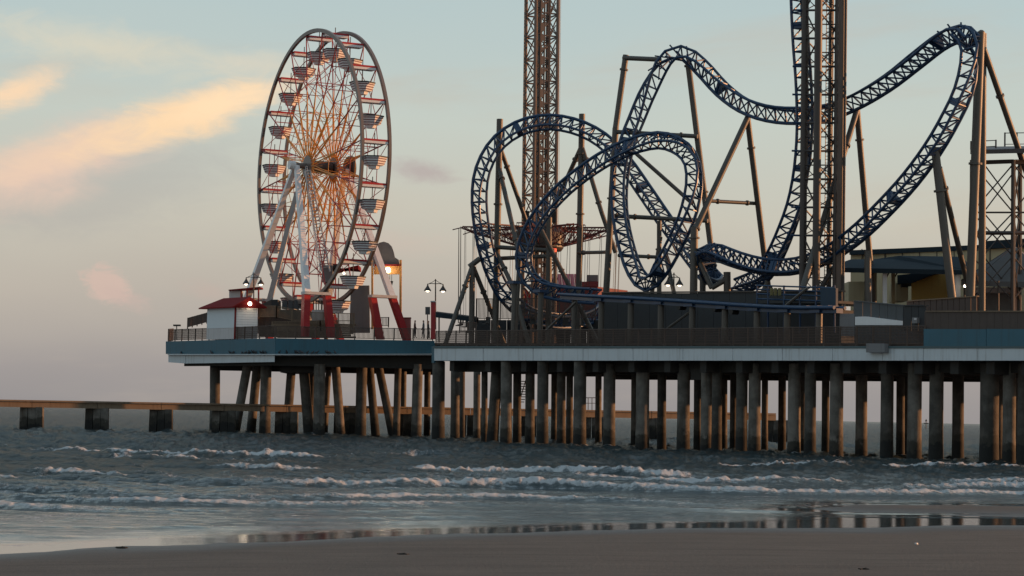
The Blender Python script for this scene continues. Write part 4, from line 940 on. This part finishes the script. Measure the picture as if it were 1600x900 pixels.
def lift_tower():
    t = thing('lift_tower', 'tall brown lattice lift tower crossed by the blue coaster track', 'tower', (P(1283, 500, 164).x, 164, 7.8))
    k = 163/F
    top, bot = -90, 505
    def edge(x0, x1, D, r, nm, m):
        o = MB().tube([P(x1, bot, D), P(lerp(x0, x1, .5), 205, D), P(x0, top, D)], r, 10).build(nm, M[m], t); smooth_by_angle(o); return o
    sh = lambda x: (x+3.2, x-2.6)
    posts = [(1256, 162, .27), (1277, 160.6, .29), (1297, 165.6, .2), (1312, 162.2, .34)]
    for x, D, r in posts: edge(*sh(x), D, r, 'post', 'dark_steel')
    for x in (1319.5,): edge(*sh(x), 161.4, .1, 'lift_rail', 'dark_steel')
    for x in (1305,): edge(*sh(x), 161.4, .12, 'lift_rail', 'dark_steel')
    casing = MB(); a, b = P(1315.5, top, 161.6), P(1309.5, bot, 161.6)
    casing.hexa([b+Vector((-.18, 0, 0)), b+Vector((.18, 0, 0)), a+Vector((.18, 0, 0)), a+Vector((-.18, 0, 0))], (0, .5, 0)); casing.build('chain_casing', M['tower_steel'], t)
    def at(i, y):
        x, D, r = posts[i]; x0, x1 = sh(x); return P(lerp(x0, x1, (y-top)/(bot-top)), y, D)
    y = bot-5; kk = 0
    while y > top+40:
        y2 = y-44
        for i, j in ((0, 1), (1, 3), (3, 2), (2, 0)):
            m = MB(); m.bar(at(i, y), at(j, y), .09, 6); m.bar(at(i, y-22), at(j, y-22), .05, 5)
            if kk % 2: m.bar(at(i, y), at(j, y2), .065, 5); m.bar(at(i, y-22), at(j, y), .04, 4)
            else: m.bar(at(j, y), at(i, y2), .065, 5); m.bar(at(j, y-22), at(i, y), .04, 4)
            m.build('brace', M['dark_steel'], t)
        m = MB(); m.bar(at(0, y), at(0, y)+Vector((-.9, 0, 0)), .08, 6); m.build('track_bracket', M['blue'], t)
        y = y2; kk += 1
    # service ladder up the middle
    m = MB(); 
    for dx in (0, .4): m.bar(P(1287.5, bot, 163.5)+Vector((dx, 0, 0)), P(1292.5, top, 163.5)+Vector((dx, 0, 0)), .03, 4)
    a, b = P(1287.5, bot, 163.5), P(1292.5, top, 163.5)
    for i in range(110): c = lerp(a, b, i/110); m.bar(c, c+Vector((.4, 0, 0)), .02, 4)
    m.build('ladder', M['steel'], t)
lift_tower()

# ------------------------------------------------------------------ swing tower
def swing_tower():
    D = 197.0; c0 = P(841.5, 500, D); base = Vector((c0.x, D, 8.0))
    t = thing('swing_tower', 'very tall brown lattice swing ride tower with red arms and hanging chains', 'swing ride', base)
    ztop = 47.0; w = 1.1; lean = Vector((-.008, 0, 1))
    ang = R(24); u = Vector((math.cos(ang), math.sin(ang), 0)); v = Vector((-math.sin(ang), math.cos(ang), 0))
    cs = [u*w-v*w, u*w+v*w, -u*w+v*w, -u*w-v*w]
    for c in cs:
        o = MB().tube([base+c, base+c+lean*(ztop-8)], .17, 8).build('corner_post', M['tower_steel'], t)
    for f, r in ((-v*w-u*.25, .09), (-v*w+u*.3, .08), (u*w*.2-v*w*1.0, .07), (-u*w*.6-v*w*1.05, .13), (-u*w*.2+v*w*.2, .2)):
        MB().tube([base+f, base+f+lean*(ztop-8)], r, 6).build('guide_rail', M['dark_steel'], t)
    for f in (-u*1.75, u*1.85):
        MB().tube([base+f+Z*8, base+f+lean*(ztop-8)], .016, 4).build('cable', M['steel'], t)
    bay = 2.05; m = MB()
    for i in range(4):
        p, q = cs[i], cs[(i+1) % 4]
        m.bar(p, q, .08, 5); m.bar(p, q+Z*bay, .06, 5); m.bar(q, p+Z*bay, .06, 5)
    for q in (-.7, -.35, .55): m.bar(-v*w+u*q*w-u*.25, -v*w+u*q*w+u*.25+Z*bay*.5, .05, 4)
    me = m.mesh('lattice_bay', M['tower_steel'])
    for k in range(int((ztop-8)/bay)): inst('lattice_bay', me, t, Matrix.Translation(base+lean*(.05+k*bay)))
    for k in range(0, 38): MB().box(base+lean*(.5+k)-u*w*.55-v*w*1.02, u*.42, v*.05, Z*(.16+.1*(k*7 % 3))).build('panel', M['tower_steel'], t)
    # carousel ring with lattice arms
    rc = P(843, 366, D); zr = rc.z; cen = Vector((rc.x, D, zr))
    MB().lathe(cen-Z*1.5, [(2.0, 0), (2.2, .3), (2.2, 1.6), (1.8, 2.2)], 16).build('carriage', M['dark_steel'], t)
    for s in (-1, 1): MB().box(cen+Vector((s*1.2, -1.9, 1.4)), (.22, 0, 0), (0, .2, 0), (0, 0, .5)).build('drive_motor', M['black'], t)
    lamp = MB().lathe(P(866, 391, D-2.4)-Z*.15, [(.2, 0), (.2, .3)], 8).build('beacon', mat('red_beacon', (.6, .05, .03), .4, emit=((1, .12, .05), 1.2)), t)
    arm = MB(); La = 7.0
    n = 7
    for s in (-.35, .35):
        arm.bar((1.6, s, .55), (La, s*.5, .45), .06, 5); arm.bar((1.6, s, -1.2), (La, s*.5, .3), .055, 5)
        for i in range(n):
            x0 = 1.6+(La-1.6)*i/n; x1 = 1.6+(La-1.6)*(i+1)/n; lo = lambda x: -1.2+1.5*(x-1.6)/(La-1.6)
            arm.bar((x0, s*.9, lo(x0)), (x1, s*.7, .5), .032, 4); arm.bar((x1, s*.7, .5), (x1, s*.7, lo(x1)), .03, 4)
    arm.bar((La, -.9, .4), (La, .9, .4), .06, 5); arm.bar((La, 0, .4), (La+.9, 0, .15), .05, 5)
    arm = arm.mesh('arm', M['arm_red'])
    ch = MB(); seat = MB()
    for s in (-.75, .75):
        for d in (-.22, .22): ch.bar((La+.25, s+d*.4, .4), (La+.1, s+d, -8.2), .024, 3)
        seat.box((La+.1, s, -8.4), (.24, 0, 0), (0, .26, 0), (0, 0, .04)); seat.box((La-.13, s, -8.1), (.03, 0, 0), (0, .26, 0), (0, 0, .3))
    ch = ch.mesh('chains', M['dark_steel']); seat = seat.mesh('swing_seat', M['seat_dark'])
    for k in range(10):
        mt = Matrix.Translation(cen) @ Matrix.Rotation(R(36*k+8), 4, 'Z')
        a = inst('arm', arm, t, mt); inst('chains', ch, a, mt); inst('swing_seat', seat, a, mt)
M['arm_red'] = mat('faded_red_arm', (.17, .045, .038), .5, var=.3)
swing_tower()

# ------------------------------------------------------------------ buildings and screens on the main pier
def gable_building():
    t = thing('kiosk', 'red roofed kiosk behind the station track at the foot of the swing tower', 'kiosk', P(910, 510, 205))
    quadbox(MB(), 846, 448, 934, 512, 205, 200, (3, 5, 0)).build('wall', mat('dark_red_wall', (.17, .03, .03), .7, var=.3), t)
    for i in range(9):
        x0 = 846+i*6.6; q = [P(x0+.3, 447, 204.4), P(x0+6.3, 447, 204), P(x0+6.3-2, 428, 207), P(x0+.3-2, 428, 207.4)]
        MB().hexa(q, (0, .15, -.12)).build('roof_panel', M['red'], t)
    quadbox(MB(), 908, 440, 935, 447.5, 203.5, 202, (0, 3, 0)).build('roof_sign', mat('dull_red', (.24, .035, .04), .6), t)
    quadbox(MB(), 917.5, 429.5, 934.5, 439.5, 204, 203, (0, 1.5, 0)).build('vent_box', M['mgrey'], t)
    t = thing('red_awning', 'narrow upright red and white ride panel behind the loop foot', 'panel', P(826, 510, 203))
    quadbox(MB(), 819, 450, 833, 512, 203, 203, (0, .5, 0), ya=462).build('panel', M['red'], t)
    quadbox(MB(), 824.5, 466, 827, 508, 202.8, 202.8, (0, .15, 0)).build('stripe', M['grey_white'], t)
gable_building()
def screens():
    t = thing('station_wall', 'long dark panelled screen wall behind the coaster station', 'wall', P(1130, 515, ED(1130)+9))
    for i in range(15):
        x0 = 940+i*25; x1 = x0+24.6
        y0 = 458 if x0 < 1075 else 456
        q = [P(x0, 540, ED(x0)+9.5), P(x1, 540, ED(x1)+9.5), P(x1, y0, ED(x1)+9.5), P(x0, y0, ED(x0)+9.5)]
        MB().hexa(q, nb*.15).build('panel', M['dgrey'], t)
    q = [P(940, 458, ED(940)+9.3), P(1315, 455.5, ED(1315)+9.3), P(1315, 453.5, ED(1315)+9.3), P(940, 456, ED(940)+9.3)]
    MB().hexa(q, nb*.4).build('capping', M['dark_steel'], t)
    t = thing('under_station_shed', 'dark low shed below the loop foot at the pier corner', 'shed', P(790, 515, 192))
    for i in range(8):
        x0 = 742+i*25; q = [P(x0, 540, 198), P(x0+24.6, 540, 197.5), P(x0+24.6, 500, 197.5), P(x0, 500, 198)]
        MB().hexa(q, (0, .2, 0)).build('panel', M['dgrey'], t)
    railing([P(744, 500, 192), P(800, 500, 191), P(930, 498, 186)], pxh(0, 500, 466.5, 190), 1.3, 'tall dark railing round the coaster loop foot', M['brown_rail'], infill='balusters')
    railing([P(718, 520, 189), P(744, 520, 189)], pxh(0, 520, 504, 189), .9, 'short dark gate railing at the pier corner', M['brown_rail'])
    t = thing('canopy_ramp', 'slate blue sloping canopy by the red pillar', 'canopy', P(710, 520, 193))
    q = [P(681, 496, 193), P(744, 503, 192), P(744, 496, 192), P(681, 488, 193)]
    MB().hexa(q, (0, 2.5, .2)).build('roof', M['roof_slate'], t)
    for x in (686, 738): MB().bar(P(x, 535, 193.4), P(x, 493, 193.4), .07).build('post', M['dark_steel'], t)
    # station gantry
    t = thing('station_gantry', 'blue railed gantry with yellow boxes at the foot of the lift tower', 'gantry', P(1240, 500, ED(1240)+6))
    D = lambda x: ED(x)+6
    m = MB()
    for y in (447, 453, 460, 468): MB().bar(P(1182, y-1, D(1182)), P(1305, y+3, D(1305)), .06).build('rail', M['blue'], t)
    for x in (1183, 1200, 1225, 1250, 1275, 1304): MB().bar(P(x, 520, D(x)), P(x, 446, D(x)), .08, 6).build('post', M['blue'], t)
    for x in (1206, 1212, 1218.5): 
        q = MB(); quadbox(q, x-2.2, 450, x+2.2, 461.5, D(x)-.2, D(x)-.2, (0, .3, 0)).build('control_box', mat('olive_box', (.18, .15, .06), .7), t)
    quadbox(MB(), 1180, 470, 1310, 474, D(1180), D(1310), nb*2).build('walkway', M['dgrey'], t)
    quadbox(MB(), 1282, 450, 1306, 482, D(1282)-.6, D(1306)-.6, nb*.2).build('side_panel', mat('blue_panel', (.012, .034, .062), .6), t)
    MB().bar(P(1225, 480, D(1225)-.5), P(1262, 450, D(1262)-.5), .11, 6).build('strut', M['steel'], t)
    quadbox(MB(), 1230, 484, 1312, 540, D(1230)+1, D(1312)+1, nb*2).build('base', M['dgrey'], t)
screens()
def right_buildings():
    t = thing('long_building', 'long beige building with dark flat parapet behind the pavilion', 'building', P(1450, 500, 190))
    quadbox(MB(), 1329, 397, 1640, 500, 190, 176, (4, 8, 0), ya=382).build('wall', M['beige'], t)
    quadbox(MB(), 1327, 391, 1418, 398, 189.6, 185.6, (4, 8, 0), ya=387.5, yb=395).build('parapet', M['roof_slate'], t)
    quadbox(MB(), 1418.3, 387.5, 1532, 395, 185.6, 180.5, (4, 8, 0), ya=382.5, yb=390).build('parapet', M['roof_slate'], t)
    quadbox(MB(), 1532.3, 377, 1645, 389, 180.3, 175.4, (4, 8, 0), ya=370, yb=384).build('parapet', M['roof_slate'], t)
    for x in (1347, 1383, 1410, 1437, 1464, 1491, 1518, 1547, 1575): quadbox(MB(), x-.6, 389, x+.6, 420, 190-(x-1329)*.045-.3, 190-(x-1329)*.045-.3, (0, .2, 0)).build('pilaster', M['dark_steel'], t)
    t = thing('gable_house', 'ochre gabled building seen under the pavilion roof', 'building', P(1450, 500, 176))
    MB().poly([P(1424, 478, 176), P(1482, 478, 174), P(1482, 424, 174), P(1465, 426, 174.6), P(1424, 441, 176)], (1, 4, 0)).build('wall', M['yellow'], t)
    q = [P(1402, 444, 176.5), P(1425, 442, 175.6), P(1466, 426, 174.2), P(1466, 423, 174.2), P(1402, 430, 176.5)]
    MB().poly(q, (1, 4, 0)).build('roof', M['roof_slate'], t)
    quadbox(MB(), 1399, 442, 1419, 470, 177, 176.5, (0, 3, 0)).build('side_wall', M['beige'], t)
    quadbox(MB(), 1408, 444, 1419, 449, 176.2, 176.2, (0, .2, 0)).build('window', M['black'], t)
    quadbox(MB(), 1326, 440, 1356, 475, 178, 177, (0, 4, 0)).build('rear_wall', M['beige'], t)
    t = thing('pavilion', 'open pavilion with broad slate hipped roof on white columns', 'pavilion', P(1400, 500, 168))
    a, b, c, d = P(1292, 418, 168), P(1512, 422, 161), P(1524, 416, 172), P(1318, 412, 178)
    r1, r2, r3, r4 = P(1330, 405, 172), P(1398, 405, 170), P(1404, 399.5, 170), P(1496, 401, 167)
    th = Z*-.35
    vs = [a, b, c, d, r1, r2, r3, r4]; vb = [a+th, b+th, c+th, d+th]
    MB().add(vs+vb, [(0, 1, 7, 6, 5, 4), (1, 2, 7), (2, 3, 4, 5, 6, 7), (3, 0, 4), (0, 8, 9, 1), (1, 9, 10, 2), (2, 10, 11, 3), (3, 11, 8, 0), (11, 10, 9, 8)]).build('roof', M['roof_slate'], t)
    for x, D, w, m_ in ((1306, 168.4, 5, 'white'), (1311, 176, 5, 'grey_white'), (1359.5, 167, 6, 'grey_white'), (1383, 165.6, 6, 'white'), (1396, 174, 5.5, 'beige'), (1367.5, 175, 5, 'beige'), (1497, 161.8, 8, 'grey_white')):
        quadbox(MB(), x-w/2, 421, x+w/2, 520, D, D, (0, w*D/F, 0)).build('column', M[m_], t)
    for x, D in ((1383, 165.6), (1396, 174), (1359, 167)): MB().bar(P(x, 436, D+.1), P(x+8, 423, D+.1), .06).build('brace', M['dark_steel'], t)
    t = thing('canvas_tent', 'grey peaked canvas tent beside the steel platform tower', 'tent', P(1545, 490, 166))
    ap = P(1585, 384, 167); ring = [P(1502, 438, 164), P(1650, 442, 161.5), P(1655, 437, 173), P(1520, 436, 173)]
    lo = [p-Z*.4 for p in ring]; k = len(ring)
    MB().add([ap]+ring+lo, [(0, i+1, (i+1) % k+1) for i in range(k)]+[(i+1, i+1+k, (i+1) % k+1+k, (i+1) % k+1) for i in range(k)]+[tuple(k+1+i for i in reversed(range(k)))]).build('roof', M['canvas'], t)
    for x, D in ((1507, 164.2), (1560, 161.6), (1622, 163.5)): MB().bar(P(x, 520, D), P(x, 439, D), .08, 6).build('pole', M['dark_steel'], t)
    for x in (1520, 1540): MB().bar(P(1585, 384, 166.5), P(x-20, 439, 162.8), .03, 4).build('guy_line', M['dark_steel'], t)
    quadbox(MB(), 1522, 449, 1582, 457, 165, 165, (0, 3, 0)).build('fascia', M['grey_white'], t)
    t = thing('service_hut', 'pale low hut with roller shutter behind the brown fence', 'hut', P(1560, 500, 166))
    quadbox(MB(), 1536, 456, 1581, 512, 166.2, 166.2, (0, 3, 0)).build('wall', M['canvas'], t)
    quadbox(MB(), 1522, 456, 1530, 512, 166, 166, (0, 2, 0)).build('door', mat('maroon_door', (.10, .02, .025), .6), t)
    quadbox(MB(), 1582, 400, 1590, 490, 168, 168, (0, .5, 0)).build('striped_pole', mat('pink_white_pole', (.45, .34, .30), .6, var=.6, scale=1.5), t)
    # fences and screens along the right hand edge
    def fence(name, label, xs, yt, yb, off, m, g=.3):
        f = thing(name, label, 'fence', P(xs[0], yb, ED(xs[0])+off))
        for x0, x1 in zip(xs[:-1], xs[1:]):
            y = lambda x: yt(x) if callable(yt) else yt
            q = [P(x0+g, yb+5, ED(x0+g)+off), P(x1-g, yb+5, ED(x1-g)+off), P(x1-g, y(x1), ED(x1-g)+off), P(x0+g, y(x0), ED(x0+g)+off)]
            MB().hexa(q, nb*.08).build('board', m, f)
            MB().bar(P(x0, yb, ED(x0)+off+.5), P(x0, y(x0)+.5, ED(x0)+off+.5), .06, 6).build('post', m, f)
        q = [P(xs[0], y(xs[0])+1.2, ED(xs[0])+off-.1), P(xs[-1], y(xs[-1])+1.2, ED(xs[-1])+off-.1), P(xs[-1], y(xs[-1])-.6, ED(xs[-1])+off-.1), P(xs[0], y(xs[0])-.6, ED(xs[0])+off-.1)]
        MB().hexa(q, nb*.25).build('capping', M['tan_wood'] if 'brown' in label else m, f); return f
    fence('fence', 'brown boarded fence above the teal parapet', [1446+12*i for i in range(17)], 486, 513, .5, M['fence_wood'], .12)
    fence('fence', 'upper brown slatted fence in front of the tent and pavilion', [1418+9*i for i in range(13)], lambda x: 470-(x-1418)*.07, 490, 5, M['fence_wood'], .5)
    fence('screen', 'slate grey ramp screen beside the pavilion', [1335, 1348, 1361, 1374, 1387, 1400, 1412], lambda x: 470+(x-1335)*.09, 500, 2.6, M['panel_slate'])
    fence('screen', 'dark queue screen between the pavilion and the teal parapet', [1412, 1424, 1435, 1446], 477, 512, 1.4, M['dgrey'])
    t = thing('white_trailer', 'white low trailer body under the grey ramp screen', 'trailer', P(1360, 520, ED(1360)+2.5))
    MB().poly([P(1336, 508, ED(1336)+2.2), P(1412, 508, ED(1412)+2.2), P(1412, 502, ED(1412)+2.2), P(1352, 494.5, ED(1352)+2.2), P(1336, 495, ED(1336)+2.2)], nb*1.2).build('body', M['white'], t)
    quadbox(MB(), 1312, 490, 1335, 525, ED(1312)+2.6, ED(1335)+2.6, nb*1).build('cabinet', M['mgrey'], t)
    quadbox(MB(), 1335, 508, 1446, 544, ED(1335)+2.4, ED(1440)+2.4, nb*1).build('skirt', M['panel_slate'], t)
    t = thing('equipment_box', 'small pale electrical box on the dark queue screen', 'box', P(1428, 500, ED(1428)+1.2))
    quadbox(MB(), 1425, 496, 1433, 505, ED(1425)+1.1, ED(1433)+1.1, nb*.25).build('box', M['mgrey'], t)
    quadbox(MB(), 1426, 497, 1432, 500, ED(1425)+1.07, ED(1432)+1.07, nb*.02).build('lid', M['grey_white'], t)
    l = thing('bulkhead_lamp', 'small lit lamp at the pavilion corner beside the tent', 'lamp', P(1508, 447, 161))
    MB().lathe(P(1508, 447, 161)-Z*.1, [(.05, 0), (.1, .05), (.1, .15), (.05, .2)], 10).build('bulb', M['bulb'], l)
    MB().box(P(1508, 445, 161.2), (.06, 0, 0), (0, .2, 0), (0, 0, .05)).build('bracket', M['dark_steel'], l)
right_buildings()
def platform_tower():
    t = thing('steel_platform', 'brown steel access tower with railed platform at the end of the coaster', 'platform tower', P(1560, 500, 160))
    posts = {0: (1519, 159), 1: (1537, 163), 2: (1583.5, 159), 3: (1594, 163.5), 4: (1640, 160)}
    for k, (x, D) in posts.items():
        MB().tube([P(x-1.5, 530, D), P(x, 250, D)], .17, 8).build('post', M['dark_steel'], t)
    def at(k, y): return P(posts[k][0]-1.5*(y-250)/280, y, posts[k][1])
    for i, j in ((0, 2), (1, 3), (2, 4), (0, 1), (2, 3)):
        for y0, y1 in ((256, 332), (332, 400), (400, 470)):
            m = MB(); m.bar(at(i, y0), at(j, y1), .055, 5); m.bar(at(j, y0), at(i, y1), .055, 5); m.build('cross_brace', M['dark_steel'], t)
        MB().bar(at(i, 332), at(j, 332), .07, 5).build('beam', M['dark_steel'], t)
        MB().bar(at(i, 254), at(j, 252), .16, 6).build('beam', M['dark_steel'], t)
        MB().bar(at(i, 364), at(j, 364), .16, 6).build('beam', M['dark_steel'], t)
    MB().poly([P(1516, 241, 158), P(1650, 238, 158), P(1650, 234, 165), P(1520, 236, 165)], Z*.32).build('platform', M['dark_steel'], t)
    r = railing([P(1517, 233, 158.1), P(1556, 231, 158.1)], .55, .9, 'low railing on the near corner of the steel platform tower', M['dark_steel'], infill='none')
    r = railing([P(1570, 228, 160), P(1645, 227, 160)], .95, .8, 'tall open railing on the steel platform tower', M['steel'], infill='none')
platform_tower()
# ------------------------------------------------------------------ far buoy, driftwood
def small_things():
    p = P(1447, 664, 900); p.z = -.2
    t = thing('channel_marker', 'tiny far channel marker standing out at sea between the piles', 'marker', p)
    MB().bar(p, p+Z*3.6, .16, 6).build('post', M['dark_steel'], t)
    MB().box(p+Z*2.6, (1.0, 0, 0), (0, .1, 0), (0, 0, .2)).build('crossarm', M['dark_steel'], t)
    MB().poly([p+Z*3.4+Vector((-.5, 0, 0)), p+Z*3.4+Vector((.5, 0, 0)), p+Z*4.4], (0, .1, 0)).build('topmark', M['dark_steel'], t)
    dm = mat('driftwood', (.05, .042, .035), .85, var=.5, scale=6)
    for i, (x, y, L, r, lab) in enumerate([(190, 857, .22, .02, 'short dark stick lying in the shallow wash'), (630, 866.5, .2, .014, 'thin dark twig on the sand'), (1350, 890, .16, .012, 'small dark scrap of weed on the near sand'), (1432, 851, .06, .02, 'tiny pale shell on the sand')]):
        ray = P(x, y, 100)-Vector((0, 0, H)); lo, hi = .2, .8
        for _ in range(40):
            mid = (lo+hi)/2; q = ray*mid+Vector((0, 0, H))
            if q.z > max(float(sandz(np.array(q.x), np.array(q.y))), 0): lo = mid
            else: hi = mid
        q = ray*lo+Vector((0, 0, H))
        m = MB(); rng = random.Random(i)
        pts = [q+Vector((L*(k/5-.5), rng.uniform(-.03, .03), r*.6+rng.uniform(0, r*.5))) for k in range(6)]
        m.tube(pts, [r*.6, r, r*.9, r*1.1, r*.8, r*.4], 7)
        if i < 3: m.tube([pts[2], pts[2]+Vector((.05, -.04, r*1.6))], [r*.5, r*.2], 5)
        o = m.build('driftwood' if i < 2 else ('seaweed' if i == 2 else 'shell'), dm if i < 3 else M['white'], None); tag(o, lab, ['driftwood', 'driftwood', 'seaweed', 'shell'][i])
        smooth_by_angle(o)
small_things()
# ------------------------------------------------------------------ timber ramps up to the wheel
def ramps():
    t = thing('timber_ramp', 'stepped timber ramp of tan boards below the wheel', 'ramp', P(480, 520, 206))
    for k in range(7):
        y = 506+k*3.2; x0, x1 = 424+k*1.5, 556-(k % 3)*4
        q = [P(x0, y+2.7, 205.8-k*.12), P(x1, y+2.7+.4, 205.8-k*.12), P(x1, y+.4, 205.8-k*.12), P(x0, y, 205.8-k*.12)]
        MB().hexa(q, (0, .4, 0)).build('board', M['tan_wood'], t)
    t2 = thing('ramp_wall', 'dark boarded wall under the upper ramp beside the white booth', 'wall', P(440, 505, 206.5))
    for k in range(14):
        x0 = 404+k*9; y = 495+max(0, (x0-432))*.12
        q = [P(x0+.2, 526, 206.6), P(x0+8.8, 526, 206.6), P(x0+8.8, y+1, 206.6), P(x0+.2, y, 206.6)]
        MB().hexa(q, (0, .15, 0)).build('board', M['fence_wood'], t2)
ramps()
